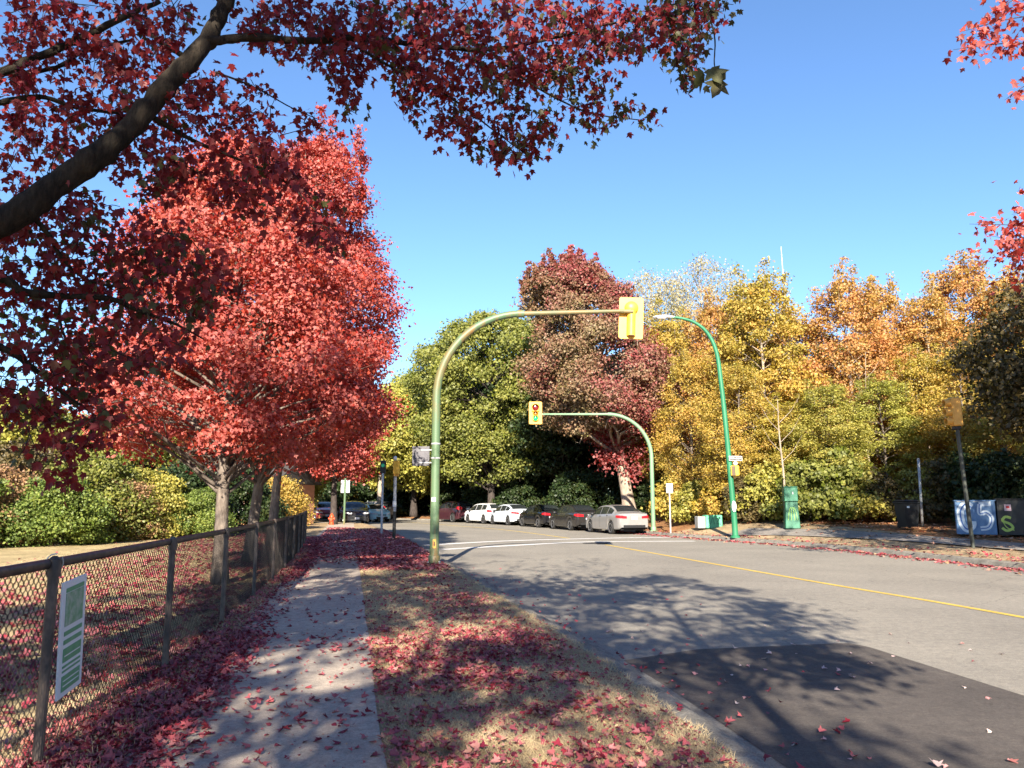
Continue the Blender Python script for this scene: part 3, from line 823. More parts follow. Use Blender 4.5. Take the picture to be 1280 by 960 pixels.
# ------------------------------------------------------------------ cabinets and bins
M_cab = weathered('cabinet_green', (.012, .11, .06), (.03, .17, .10), .5, 3, .4, .75, .6)
def stroke(mb, pts, w, y):
    a = np.array(spline([(p[0], 0, p[1]) for p in pts], 6))[:, [0, 2]]
    d = np.gradient(a, axis=0); d /= np.maximum(np.linalg.norm(d, axis=1, keepdims=True), 1e-6)
    nn = np.stack([-d[:, 1], d[:, 0]], 1) * w / 2
    vs = []; fs = []
    for p, q in zip(a, nn): vs += [(p[0] - q[0], y, p[1] - q[1]), (p[0] + q[0], y, p[1] + q[1])]
    for i in range(len(a) - 1): fs.append([2 * i, 2 * i + 1, 2 * i + 3, 2 * i + 2])
    mb.add(vs, fs)
# tall cabinet
x, y = P(990, 660, 33.8)[0], 33.8; zb = zr_at(x, y)
cb_ = empty('utility_cabinet', (x, y, zb), math.radians(-8), 'tall narrow green cabinet with yellow graffiti before the trees', 'cabinet')
MB().box((0, 0, .58), (.62, .5, 1.16), bev=.02, taper=.80).build('lower_body', M_cab, cb_, angle=30)
MB().box((-.02, -.02, 1.44), (.56, .50, .60), bev=.02).build('upper_box', M_cab, cb_, angle=30)
MB().box((-.02, -.02, 1.755), (.60, .54, .04), bev=.01).build('lid', M_cab, cb_)
M_gy = plain('graffiti_yellow', (.22, .42, .07), .6); M_gw = weathered('graffiti_white', (.55, .62, .66), (.30, .42, .55), .6, 6, .5, .8, 1); M_gg = plain('graffiti_lime', (.38, .50, .10), .6)
gm = MB()
for a in (-.1, -.03, .05, .12): stroke(gm, [(a * 1.8, .35), (a * 1.2, .75), (a * .5, .9)], .022, 0)
gm.v = [(vx, -.252 + .046 * vz / 1.16 + .0, vz) for vx, vy, vz in gm.v]
gm.build('graffiti', M_gy, cb_)
MB().box((.05, -.272, 1.5), (.05, .006, .10)).build('latch', M_grey, cb_)
# low cabinet with tags
x, y = P(886, 652, 38.0)[0], 38.0; zb = zr_at(x, y)
lc = empty('utility_box', (x, y, zb), math.radians(6), 'low wide green and grey utility box among leaves', 'cabinet')
MB().box((.18, 0, .32), (.82, .5, .62), bev=.02).build('body', weathered('tagged_green', (.05, .30, .16), (.13, .46, .28), .6, 7, .4, .7, 1), lc)
MB().box((-.43, 0, .29), (.38, .46, .56), bev=.02).build('side_box', weathered('box_grey', (.26, .27, .25), (.36, .36, .34)), lc)
gm = MB()
stroke(gm, [(-.1, .5), (0, .2), (.1, .5), (.2, .2)], .03, -.254); stroke(gm, [(.25, .45), (.45, .5), (.3, .25), (.5, .2)], .03, -.254)
gm.build('graffiti', plain('dark_tag', (.02, .12, .08)), lc)
# wheeled bin
x, y = P(1136, 667, 31.0)[0], 31.0; zb = zr_at(x, y)
M_bin = plain('bin_black', (.016, .018, .020), .5, 0, .3, 3)
wb = empty('wheeled_bin', (x, y, zb), math.radians(10), 'black wheeled bin with a closed lid by the pavement', 'bin')
bm_ = MB()
rings = [(.30, .28, .06), (.40, .38, .98)]
vs = []
for hx, hy, z in rings: vs += [(-hx, -hy, z), (hx, -hy, z), (hx, hy, z), (-hx, hy, z)]
fs = [[0, 1, 5, 4], [1, 2, 6, 5], [2, 3, 7, 6], [3, 0, 4, 7], [3, 2, 1, 0], [4, 5, 6, 7]]
bm_.add(vs, fs).build('body', M_bin, wb)
MB().box((0, 0, 1.0), (.90, .86, .06), bev=.02).build('rim', M_bin, wb)
MB().box((0, .0, 1.07), (.88, .88, .09), bev=.04, taper=.86).build('lid', M_bin, wb, angle=40); wb.scale = (.84, .84, 1.0)
MB().tube([(-.3, .46, .99), (.3, .46, .99)], .02, 8).build('handle', M_bin, wb)
for s in (-1, 1): MB().lathe([(.11, -.03), (.12, -.02), (.12, .02), (.11, .03)], (s * .27, .28, .12), 'x', 16).build('wheel', M_blk, wb, angle=40)
MB().box((-.22, -.392, .83), (.14, .005, .07)).build('sticker', M_gw, wb)
# blue graffiti container and its dark neighbour
yb = 28.0
xl = P(1205, 671, yb)[0]; xr_ = P(1251, 671, yb)[0]; W = xr_ - xl; W = 1.24; RB = math.radians(-28); zb = zr_at((xl + xr_) / 2, yb); bx0, by0 = P(1221, 671, yb + .5)[0], yb + .5
M_blue = weathered('container_blue', (.06, .14, .27), (.14, .25, .40), .55, 4, .4, .7, .6)
bb = empty('clothing_bin', (bx0, by0, zb), RB, 'blue metal container with big white bubble graffiti', 'container')
MB().box((0, 0, .62), (W, 1.0, 1.18), bev=.015).build('body', M_blue, bb)
MB().box((0, 0, 1.225), (W + .05, 1.05, .04), bev=.01).build('lid', M_blue, bb)
for q in (-.35, .35): MB().box((W * q, 0, .02), (.1, .9, .05)).build('foot', M_blk, bb)
gm = MB(); yy = -.506
stroke(gm, [(-.12, .98), (-.32, 1.10), (-.52, .85), (-.50, .45), (-.34, .22), (-.14, .34), (-.12, .5)], .25, yy)
stroke(gm, [(.56, 1.12), (.14, 1.10)], .16, yy - .001); stroke(gm, [(.17, 1.1), (.15, .78), (.40, .80), (.55, .58), (.42, .30), (.14, .24)], .16, yy - .002)
gm.v = [(a * .88, b2, c) for a, b2, c in gm.v]; gm.build('graffiti', M_gw, bb)
gm = MB(); stroke(gm, [(-.12, .98), (-.32, 1.10), (-.52, .85), (-.50, .45), (-.34, .22), (-.14, .34)], .05, yy - .003); stroke(gm, [(.17, 1.1), (.15, .78), (.40, .80), (.55, .58), (.42, .30), (.14, .24)], .035, yy - .004)
gm.v = [(a * .88, b2, c) for a, b2, c in gm.v]; gm.build('graffiti_outline', plain('graffiti_blue', (.05, .14, .38)), bb)
for q in (-.36, .05): MB().box((W * q, -.508, 1.2), (.22, .006, .05)).build('hinge_plate', M_grey, bb)
xl2 = xr_ + .04; W2 = 1.7
db = empty('steel_bin', (bx0 + (W + W2 + .08) / 2 * math.cos(RB), by0 + (W + W2 + .08) / 2 * math.sin(RB), zb), RB, 'dark container with lime graffiti and a small pink notice', 'container')
MB().box((0, 0, .64), (W2, 1.0, 1.22), bev=.015).build('body', plain('dark_steel', (.018, .020, .020), .5, 0, .3), db)
MB().box((0, 0, 1.275), (W2 + .06, 1.06, .05), bev=.01).build('lid', M_blk, db)
for q in (-.4, .4): MB().box((W2 * q, 0, .015), (.1, .9, .04)).build('foot', M_blk, db)
MB().box((-.52, -.507, .98), (.20, .006, .22)).build('notice', plain('notice_pink', (.55, .40, .42)), db)
MB().box((-.52, -.511, 1.0), (.1, .004, .08)).build('notice_mark', M_sred, db)
gm = MB(); stroke(gm, [(-.45, .62), (-.62, .66), (-.70, .52), (-.5, .42), (-.42, .28), (-.6, .18), (-.74, .28)], .085, -.508); stroke(gm, [(-.74, .6), (-.6, .3), (-.38, .2)], .03, -.510)
gm.build('graffiti', M_gg, db)

# ------------------------------------------------------------------ houses glimpsed between the trees
M_wall = plain('beige_siding', (.50, .44, .34), .7, 0, .08); M_roof = plain('dark_shingle', (.045, .042, .04), .9, 0, .3, 20); M_glass = plain('window_glass', (.05, .07, .10), .08, 0, .3, 1, .7)
def house(loc, rz, W, D, H, wallm, label, wins, doors=()):
    r = empty('house', loc, rz, label, 'house')
    MB().box((0, 0, H / 2), (W, D, H)).build('wall', wallm, r)
    m = MB(); o = .4; rz_ = H + D * .28
    vs = [(-W/2-o, -D/2-o, H+.02), (W/2+o, -D/2-o, H+.02), (W/2+o, D/2+o, H+.02), (-W/2-o, D/2+o, H+.02), (-W/2-o, 0, rz_), (W/2+o, 0, rz_)]
    m.add(vs, [[0, 1, 5, 4], [2, 3, 4, 5], [1, 2, 5], [3, 0, 4], [3, 2, 1, 0]]).build('roof', M_roof, r)
    for x, z, w_, h in wins:
        f = MB().box((x, -D/2 - .02, z), (w_ + .16, .08, h + .16)).build('window', M_white, r)
        MB().box((x, -D/2 - .065, z), (w_, .02, h)).build('pane', M_glass, f)
        MB().box((x, -D/2 - .08, z), (.05, .02, h)).build('mullion', M_white, f)
    for x, w_, h, mt in doors: MB().box((x, -D/2 - .03, h / 2 + .01), (w_, .07, h)).build('door', mt, r)
    return r
house((-18.4, 54, .12), math.radians(-12), 7.4, 6, 2.7, plain('salmon_siding', (.52, .26, .17), .7), 'low house with white framed windows glimpsed under the red maples',
      [(-.6, 1.55, 1.4, 1.1), (1.1, 1.5, 1.2, 1.2)], [(2.4, .9, 2.05, plain('door_red', (.45, .10, .06)))])
tag(MB().box((-13.9, 50.0, 1.2), (.85, .85, 2.15), bev=.02).box((-13.9, 50.0, 2.30), (.95, .95, .06), bev=.01).build('utility_kiosk', M_blk), 'black upright kiosk at the far end of the fence', 'kiosk')
house((27.5, 49, .9), math.radians(-20), 11, 7, 4.6, M_wall, 'pale house mostly hidden behind the woods on the right', [(-3, 1.6, 1.3, 1.2), (0, 1.6, 1.3, 1.2), (3, 1.6, 1.3, 1.2), (-3, 3.6, 1.2, 1.0), (2, 3.6, 1.2, 1.0)])

# ------------------------------------------------------------------ cars (local +Y is the front, origin on the road under the middle)
def paint(name, c, metal=.35, rough=.28):
    m, nt, b = newmat(name)
    n = noise(nt, 2.2, 4); r = ramp(nt, [(.3, tuple(x * .86 for x in c)), (.7, c)], n.outputs['Fac'])
    nt.links.new(r.outputs[0], b.inputs['Base Color'])
    b.inputs['Metallic'].default_value = metal; b.inputs['Roughness'].default_value = rough
    b.inputs['Coat Weight'].default_value = .5; b.inputs['Coat Roughness'].default_value = .08
    return m
M_cglass = plain('car_glass', (.018, .022, .024), .06, 0, .2, 1, .8)
M_tyre = plain('tyre_rubber', (.016, .016, .016), .8, 0, .2)
M_rim = plain('alloy_rim', (.45, .45, .46), .35, .7)
M_trim = plain('car_trim_black', (.014, .014, .015), .5)
M_tail = plain('tail_lamp_red', (.50, .012, .02), .15, 0, .1, 20, .7)
M_head = plain('head_lamp_clear', (.55, .57, .6), .1, 0, .1, 20, .8)
M_plate = plain('plate_white', (.62, .64, .68), .5, 0, .05)
M_floor = plain('underbody', (.008, .008, .008), .9)
def C1(xs, tab):
    """smooth interpolation through (y, value) knots"""
    k = np.array([t[0] for t in tab]); v = np.array([t[1] for t in tab])
    x = np.asarray(xs, float); i = np.clip(np.searchsorted(k, x) - 1, 0, len(k) - 2)
    h = k[i + 1] - k[i]; t = np.clip((x - k[i]) / h, 0, 1)
    m = np.gradient(v, k)
    d = np.diff(v) / np.diff(k)
    for j in range(len(m)):
        if j == 0: m[j] = d[0]
        elif j == len(m) - 1: m[j] = d[-1]
        else: m[j] = 0 if d[j-1] * d[j] <= 0 else 2 * d[j-1] * d[j] / (d[j-1] + d[j])
    return (2*t**3 - 3*t**2 + 1) * v[i] + (t**3 - 2*t**2 + t) * h * m[i] + (-2*t**3 + 3*t**2) * v[i+1] + (t**3 - t**2) * h * m[i+1]
SPEC = {
 'sedan': dict(L=4.62, W=.885, wb=(-1.30, 1.38), r=.325,
    top=[(-2.31, .86), (-2.27, 1.02), (-2.15, 1.06), (-1.78, 1.10), (-1.35, 1.27), (-.85, 1.425), (-.2, 1.465), (.25, 1.44), (.70, 1.33), (1.25, 1.02), (1.45, .97), (2.0, .86), (2.22, .74), (2.31, .55)],
    belt=[(-2.31, .84), (-2.2, .99), (-1.6, 1.01), (0, .95), (1.2, .93), (1.9, .82), (2.31, .52)],
    topw=[(-2.31, .70), (-1.85, .72), (-1.2, .62), (-.5, .60), (.3, .61), (.9, .66), (1.35, .74), (2.0, .70), (2.31, .5)],
    green=(-1.80, 1.28), rear=(-1.66, -.90), wind=(.42, 1.20), side=[(-1.45, -.86), (-.80, .02), (.08, .98)], tz=(.80, .96), hz=(.62, .76)),
 'hatch': dict(L=4.35, W=.885, wb=(-1.25, 1.35), r=.325,
    top=[(-2.17, .90), (-2.13, 1.06), (-2.0, 1.22), (-1.7, 1.42), (-1.3, 1.50), (-.3, 1.53), (.25, 1.49), (.75, 1.34), (1.25, 1.05), (1.42, 1.0), (1.9, .88), (2.08, .76), (2.17, .55)],
    belt=[(-2.17, .86), (-2.05, 1.02), (-1.5, 1.02), (0, .96), (1.2, .94), (1.8, .83), (2.17, .52)],
    topw=[(-2.17, .70), (-1.9, .66), (-1.3, .61), (-.5, .61), (.3, .62), (.9, .67), (1.35, .74), (1.9, .70), (2.17, .5)],
    green=(-2.10, 1.26), rear=(-2.09, -1.62), wind=(.40, 1.20), side=[(-1.62, -.92), (-.86, -.02), (.04, .96)], tz=(.86, 1.06), hz=(.64, .78)),
 'suv': dict(L=4.70, W=.93, wb=(-1.35, 1.42), r=.37,
    top=[(-2.35, .98), (-2.31, 1.12), (-2.2, 1.36), (-2.02, 1.58), (-1.6, 1.67), (-.4, 1.70), (.25, 1.66), (.8, 1.46), (1.2, 1.20), (1.4, 1.14), (2.0, 1.04), (2.24, .92), (2.35, .65)],
    belt=[(-2.35, .94), (-2.2, 1.12), (-1.5, 1.13), (0, 1.08), (1.2, 1.06), (2.0, .96), (2.35, .62)],
    topw=[(-2.35, .72), (-2.05, .68), (-1.4, .65), (-.5, .65), (.3, .66), (.9, .70), (1.35, .78), (2.0, .74), (2.35, .55)],
    green=(-2.28, 1.22), rear=(-2.28, -1.98), wind=(.42, 1.16), side=[(-1.90, -1.12), (-1.04, -.06), (.0, .96)], tz=(.98, 1.30), hz=(.76, .90)),
}
def build_car(kind, label, body_mat, group, name='parked_car', cat='car'):
    S = SPEC[kind]; L = S['L'] / 2; W = S['W']; r = S['r']; wr = r + .065
    root = empty(name, (0, 0, 0), 0, label, cat, group)
    ys = np.unique(np.r_[np.linspace(-L, L, 64), -L + .02, -L + .05, L - .02, L - .05])
    zt = C1(ys, S['top']); zbelt = np.minimum(C1(ys, S['belt']), zt - .015); wt = C1(ys, S['topw'])
    wmid = C1(ys, [(-L, W * .84), (-L + .06, W * .90), (-L + .22, W * .965), (-1.0, W), (1.0, W), (L - .35, W * .955), (L - .1, W * .84), (L, W * .70)])
    zb0 = C1(ys, [(-L, .36), (-L + .15, .27), (-1.0, .21), (1.0, .20), (L - .2, .20), (L, .28)])
    zb = zb0.copy()
    for yw in S['wb']:
        q = wr ** 2 - (ys - yw) ** 2
        zb = np.where(q > 0, np.maximum(zb, r - .02 + np.sqrt(np.maximum(q, 0))), zb)
    zb = np.minimum(zb, zbelt - .10)
    def surf(i):
        w = wmid[i]; g = S['green'][0] < ys[i] < S['green'][1]
        w6 = wt[i]; zm = max(zb[i] + .06, .62 * zbelt[i]); 
        wbelt = w * .955
        if not g: w6 = min(w6 + .06, wbelt - .03)
        return [(w * .93, zb[i]), (w * .985, zb[i] + .04), (w, zm), (w * .995, zm + (zbelt[i] - zm) * .55), (wbelt, zbelt[i]), 
                (w6 + (wbelt - w6) * .18, zbelt[i] + (zt[i] - zbelt[i]) * .80), (w6, zt[i] - .028 if zt[i] - zbelt[i] > .06 else zt[i] - .008), (w6 * .78, zt[i] - .002), (w6 * .4, zt[i] + .012), (0, zt[i] + .016)]
    secs = [surf(i) for i in range(len(ys))]
    m = MB(); k = len(secs[0]); vs = []; fs = []
    for i, y in enumerate(ys):
        ring = [(x, y, z) for x, z in secs[i]] + [(-x, y, z) for x, z in secs[i][-2::-1]]
        vs += ring
    K = 2 * k - 1
    for i in range(len(ys) - 1):
        for j in range(K - 1): fs.append([i * K + j, i * K + j + 1, (i + 1) * K + j + 1, (i + 1) * K + j])
    fs.append([j for j in range(K)]); fs.append([(len(ys) - 1) * K + j for j in range(K)][::-1])
    for f in fs: f.reverse()
    m.add(vs, fs); body = m.build('body', body_mat, root, angle=38)
    body.material_slots[0].link = 'OBJECT'; body.material_slots[0].material = body_mat
    # dark floor pan and wheel wells
    MB().box((0, 0, .30), (W * 1.55, S['L'] * .93, .16)).box((0, 0, .46), (W * 1.66, S['L'] * .86, .3)).build('underbody', M_floor, root)
    def at(y, j, t):     # point on the side between ring points j and j+1
        a = [np.interp(y, ys, [s[j][0] for s in secs]), np.interp(y, ys, [s[j][1] for s in secs])]
        b = [np.interp(y, ys, [s[j + 1][0] for s in secs]), np.interp(y, ys, [s[j + 1][1] for s in secs])]
        return a[0] + (b[0] - a[0]) * t, a[1] + (b[1] - a[1]) * t
    def at2(y, t):       # belt (0) to roof edge (1)
        return at(y, 4, t / .8) if t < .8 else at(y, 5, (t - .8) / .2)
    for s in (-1, 1):
        for (y0, y1) in S['side']:
            gm = MB(); vs = []; fs = []; n = 9
            for y in np.linspace(y0, y1, n):
                for t in (.07, .3, .6, .86):
                    x, z = at2(y, t); vs.append((s * (x + .006), y, z + .001))
            for i in range(n - 1):
                for j in range(3):
                    f = [i * 4 + j, (i + 1) * 4 + j, (i + 1) * 4 + j + 1, i * 4 + j + 1]; fs.append(f if s > 0 else f[::-1])
            gm.add(vs, fs).build('side_window', M_cglass, root, smooth=True)
    def topglass(nm, y0, y1, inset):
        gm = MB(); vs = []; fs = []; n = 9
        for y in np.linspace(y0, y1, n):
            zt_ = np.interp(y, ys, zt); w6 = np.interp(y, ys, [s[6][0] for s in secs]) * inset
            dy = (np.interp(y + .05, ys, zt) - np.interp(y - .05, ys, zt)) / .1
            nz = 1 / math.sqrt(1 + dy * dy); ny = -dy * nz
            for u in (-1, -.78, -.4, 0, .4, .78, 1):
                zz = zt_ + .016 * (1 - (abs(u) / 1.0) ** 2)
                vs.append((u * w6, y + ny * .008, zz + nz * .008))
        for i in range(n - 1):
            for j in range(6): fs.append([i * 7 + j, i * 7 + j + 1, (i + 1) * 7 + j + 1, (i + 1) * 7 + j])
        gm.add(vs, fs).build(nm, M_cglass, root, smooth=True)
    topglass('rear_window', S['rear'][0], S['rear'][1], .90)
    topglass('windscreen', S['wind'][0], S['wind'][1], .93)
    # lamps wrap round the corners
    def lamp(nm, mat, sgn_y, z0, z1, s, x0, run):
        path = []
        yy = np.array([-L, -L + .05, -L + .12, -L + .22, -L + run]) if sgn_y < 0 else np.array([L, L - .05, L - .12, L - .25, L - run])
        wv = [np.interp(y, ys, wmid) for y in yy]
        path = [(x0, yy[0] + sgn_y * .012)] + [(wv[0] * .97, yy[0] + sgn_y * .012)] + [(w_ + .012, y) for w_, y in zip(wv[1:], yy[1:])]
        gm = MB(); vs = []; fs = []
        n = len(path)
        for i, (x, y) in enumerate(path):
            sh = (i / (n - 1))
            a0 = z0 + (z1 - z0) * .28 * sh; a1 = z1 - (z1 - z0) * (.05 + .25 * (1 - sh) * (i == 0))
            vs += [(s * x, y, a0), (s * x, y, a1), (s * (x - .03), y - sgn_y * .05, a1), (s * (x - .03), y - sgn_y * .05, a0)]
        for i in range(n - 1):
            for j in range(4):
                jj = (j + 1) % 4; fs.append([i * 4 + j, i * 4 + jj, i * 4 + 4 + jj, i * 4 + 4 + j])
        fs += [[0, 1, 2, 3], [n * 4 - 4, n * 4 - 3, n * 4 - 2, n * 4 - 1]]
        gm.add(vs, fs).build(nm, mat, root)
    for s in (-1, 1):
        lamp('tail_light', M_tail, -1, S['tz'][0], S['tz'][1], s, .42 if kind == 'sedan' else .56, .34)
        lamp('headlight', M_head, 1, S['hz'][0], S['hz'][1], s, .40, .42)
    MB().box((0, -L - .004, .40), (W * 1.36, .05, .15), bev=.02).build('rear_valance', M_trim, root)
    MB().box((0, L - .0, .36), (W * 1.1, .05, .16), bev=.02).box((0, L - .005, .58), (W * .8, .045, .07), bev=.01).build('grille', M_trim, root)
    MB().box((0, -L - .016, (S['tz'][0] + S['tz'][1]) / 2 - .05), (.31, .02, .155), bev=.004).build('number_plate', M_plate, root)
    MB().box((0, L + .032, .46), (.31, .015, .155), bev=.004).build('number_plate', M_plate, root)
    MB().box((0, -L - .014, S['tz'][1] - .035), (.40, .014, .022), bev=.004).build('trunk_trim', M_rim, root)
    for s in (-1, 1):
        x, z = at(.92, 4, .1)
        MB().lathe([(.012, -.10), (.07, -.075), (.095, 0), (.07, .075), (.012, .10)], (s * (x + .10), .86, z + .04), 'x', 12).build('wing_mirror', M_trim, root, smooth=True)
        for yh in (.0, -.88):
            x, z = at(yh, 3, .75)
            MB().box((s * (x + .012), yh - .02, z - .02), (.022, .17, .028), bev=.008).build('door_handle', M_trim, root)
        gm = MB()
        for yd in (-.83, .04, 1.02):        # door shut lines as thin dark strips
            vs = []; fs = []
            for j, t in ((1, .2), (2, 0), (3, 0), (3, 1)):
                x, z = at(yd, j, t); vs += [(s * (x + .003), yd - .007, z), (s * (x + .003), yd + .007, z)]
            for q in range(3): fs.append([2*q, 2*q+1, 2*q+3, 2*q+2])
            gm.add(vs, fs)
        gm.build('door_seam', M_trim, root)
        for yw in S['wb']:
            wx = W - .115
            t_ = MB().lathe([(r * .62, -.10), (r * .93, -.105), (r, -.07), (r, .07), (r * .93, .105), (r * .62, .10), (r * .60, .0)], (s * wx, yw, r), 'x', 28).build('wheel', M_tyre, root, angle=40)
            rm_ = MB()
            o = s * .085
            rm_.lathe([(r * .66, o - s * .06), (r * .68, o + s * .022), (r * .60, o + s * .018), (r * .57, o - s * .05)], (s * wx, yw, r), 'x', 28)
            rm_.lathe([(.06, o - s * .05), (.06, o + s * .012), (.005, o + s * .016)], (s * wx, yw, r), 'x', 14)
            for q in range(5):
                a = q * 2 * PI / 5 + .3
                d = (math.cos(a), math.sin(a)); e = (-d[1], d[0])
                vs = []
                for rr_, hw in ((.04, .035), (r * .62, .05)):
                    for sg_ in (-1, 1):
                        for xx in (o - s * .02, o + s * .010):
                            vs.append((s * wx + xx, yw + d[0] * rr_ + e[0] * hw * sg_, r + d[1] * rr_ + e[1] * hw * sg_))
                rm_.add(vs, [[0, 1, 5, 4], [2, 6, 7, 3], [1, 3, 7, 5], [0, 4, 6, 2], [4, 5, 7, 6]])
            rm_.build('rim', M_rim, t_, angle=40)
            MB().lathe([(r * .6, -.03), (r * .6, -.02), (.01, -.02)], (s * (wx), yw, r), 'x', 20).build('brake_disc', M_trim, t_)
    return root
def set_paint(root, mat):
    for c in root.children:
        if c.name.startswith('body'): c.material_slots[0].link = 'OBJECT'; c.material_slots[0].material = mat
GP = 'cars parked along the far kerb'
sedan = build_car('sedan', 'silver sedan parked nearest, in front of the pale leaning maple trunk', paint('silver_paint', (.36, .35, .335), .45, .35), GP)
hatch = build_car('hatch', 'white hatchback parked behind the white sedan', paint('white_paint', (.72, .73, .74), 0, .3), GP)
suv = build_car('suv', 'dark maroon SUV at the far end of the main row', paint('maroon_paint', (.07, .022, .03), .3), GP)
P_black = paint('black_paint', (.014, .014, .017), .3, .2); P_grey = paint('graphite_paint', (.045, .042, .04), .5, .25)
P_bluew = paint('cool_white_paint', (.62, .68, .74), 0, .3); P_dgrey = paint('grey_paint', (.13, .13, .13), .5); P_red = paint('red_paint', (.28, .03, .035), .2)
P_cyan = paint('pale_blue_paint', (.40, .66, .70), 0); P_beige = paint('warm_grey_paint', (.36, .32, .28), .4)
def tang(A, N, x, y):
    i = int(np.argmin(((A - np.array([x, y])) ** 2).sum(1))); n = N[i]; return math.atan2(-(-n[1]), n[0])
def on_kerb(y, off):      # point on the road `off` metres left of the far kerb at depth y
    i = int(np.argmin(np.abs(RC[:, 1] - y))); p = RC[i] - RN[i] * off; n = RN[i]
    return (p[0], p[1], .0), math.atan2(n[1], n[0])
def by_x(u, v_base):      # ground pixel
    x, y = G(u, v_base); return x, y
spots = [(sedan, None, None, 41.9), (sedan, P_grey, 'dark grey sedan parked directly ahead of the silver sedan', 47.0), (sedan, P_black, 'black sedan with bright red tail lamps between dark and white sedans', 52.2),
         (sedan, P_bluew, 'white sedan parked behind the black sedan', 57.0), (hatch, None, None, 61.0), (suv, None, None, 66.0)]
for src, pm, lab, yy in spots:
    p, a = on_kerb(yy, 1.15)
    if lab is None: src.location = p; src.rotation_euler.z = a
    else: c = copy_thing(src, p, a, 1.0, lab, GP); set_paint(c, pm)
GF = 'cars parked round the bend'
for src, pm, lab, yy in [(suv, P_beige, 'grey SUV round the bend, just left of the arched pole', 76.0), (hatch, P_dgrey, 'dark hatchback round the bend between the grey SUV and another dark car', 79.8), (hatch, P_black, 'dark car round the bend, farthest of the three beyond the arched pole', 83.0)]:
    p, a = on_kerb(yy, 1.2)
    c = copy_thing(src, p, a, 1.0, lab, GF); set_paint(c, pm)
GL = 'cars facing us beyond the path'
for src, pm, lab, (x, y), a in [(suv, P_black, 'black SUV facing the viewer behind the sign post', (-11.95, 59.5), PI + .30), (sedan, P_cyan, 'pale blue car half hidden behind the black SUV', (-11.75, 66.5), PI + .5),
                              (hatch, P_red, 'maroon car parked just left of the black SUV', (-15.4, 64.5), PI + .35), (hatch, P_red, 'red car facing the viewer left of the dark tree trunk', (-17.3, 70.5), PI + .3),
                              (sedan, P_bluew, 'white car at the far end of the fence, left of the red car', (-21.0, 79.0), PI + .5)]:
    c = copy_thing(src, (x, y, 0.125 if x < -14 else 0), a, 1.0, lab, GL); set_paint(c, pm)

# ------------------------------------------------------------------ vegetation
def barkmat(name, a, b_, scale=7):
    m, nt, b = newmat(name)
    tc = nt.nodes.new('ShaderNodeTexCoord'); mp = nt.nodes.new('ShaderNodeMapping'); mp.inputs['Scale'].default_value = (1, 1, .35)
    nt.links.new(tc.outputs['Object'], mp.inputs[0])
    n = nt.nodes.new('ShaderNodeTexNoise'); n.inputs['Scale'].default_value = scale; n.inputs['Detail'].default_value = 8; n.inputs['Roughness'].default_value = .7
    nt.links.new(mp.outputs[0], n.inputs['Vector'])
    r = ramp(nt, [(.35, a), (.65, b_)], n.outputs['Fac']); nt.links.new(r.outputs[0], b.inputs['Base Color'])
    b.inputs['Roughness'].default_value = .9; b.inputs['Specular IOR Level'].default_value = .15
    bump(nt, b, n.outputs['Fac'], .9, .04)
    return m
K_maple = barkmat('maple_bark', (.07, .055, .045), (.21, .175, .145), 9)
K_dark = barkmat('dark_bark', (.030, .024, .022), (.075, .062, .055), 12)
K_pale = barkmat('pale_bark', (.20, .155, .12), (.38, .32, .25), 6)
K_limb = barkmat('limb_bark', (.009, .008, .007), (.045, .036, .026), 16)
K_white = barkmat('white_bark', (.38, .34, .28), (.55, .50, .43), 8)
V_red = leafmat('red_maple_leaf', [(0, (.22, .016, .016)), (.35, (.39, .034, .024)), (.7, (.53, .09, .052)), (1, (.58, .21, .11))], .42, .20)
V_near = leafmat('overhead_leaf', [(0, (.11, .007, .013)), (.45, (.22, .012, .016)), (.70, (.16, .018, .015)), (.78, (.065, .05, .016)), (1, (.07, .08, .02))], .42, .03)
V_mix = leafmat('turning_maple_leaf', [(0, (.28, .034, .040)), (.28, (.25, .060, .048)), (.46, (.21, .105, .05)), (.72, (.21, .14, .06)), (1, (.20, .18, .06))], .30, .12)
V_green = leafmat('yellow_green_leaf', [(0, (.06, .088, .014)), (.45, (.155, .19, .024)), (1, (.30, .295, .038))], .35, .08)
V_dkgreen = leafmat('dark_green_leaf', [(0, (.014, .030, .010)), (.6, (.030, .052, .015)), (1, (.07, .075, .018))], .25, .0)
V_yellow = leafmat('yellow_leaf', [(0, (.18, .19, .025)), (.35, (.38, .31, .04)), (.72, (.55, .38, .055)), (.92, (.52, .26, .05)), (1, (.42, .15, .045))], .38, .10, .012)
V_orange = leafmat('orange_leaf', [(0, (.25, .22, .04)), (.25, (.43, .29, .06)), (.65, (.54, .26, .065)), (1, (.48, .15, .06))], .38, .12, .012)
V_olive = leafmat('olive_leaf', [(0, (.15, .17, .025)), (.5, (.32, .31, .045)), (1, (.50, .40, .06))], .35, .08, .01)
V_pale = leafmat('pale_sparse_leaf', [(0, (.26, .24, .12)), (1, (.42, .38, .20))], .35, .1)
V_brown = leafmat('brown_olive_leaf', [(0, (.05, .045, .015)), (.5, (.09, .075, .02)), (1, (.17, .11, .03))], .3, .05)
V_shrub = leafmat('shrub_leaf', [(0, (.055, .10, .018)), (.5, (.13, .20, .03)), (1, (.27, .31, .05))], .35, .05)
V_pinkish = leafmat('rusty_shrub_leaf', [(0, (.20, .12, .06)), (.5, (.36, .20, .10)), (1, (.30, .28, .08))], .35, .05)

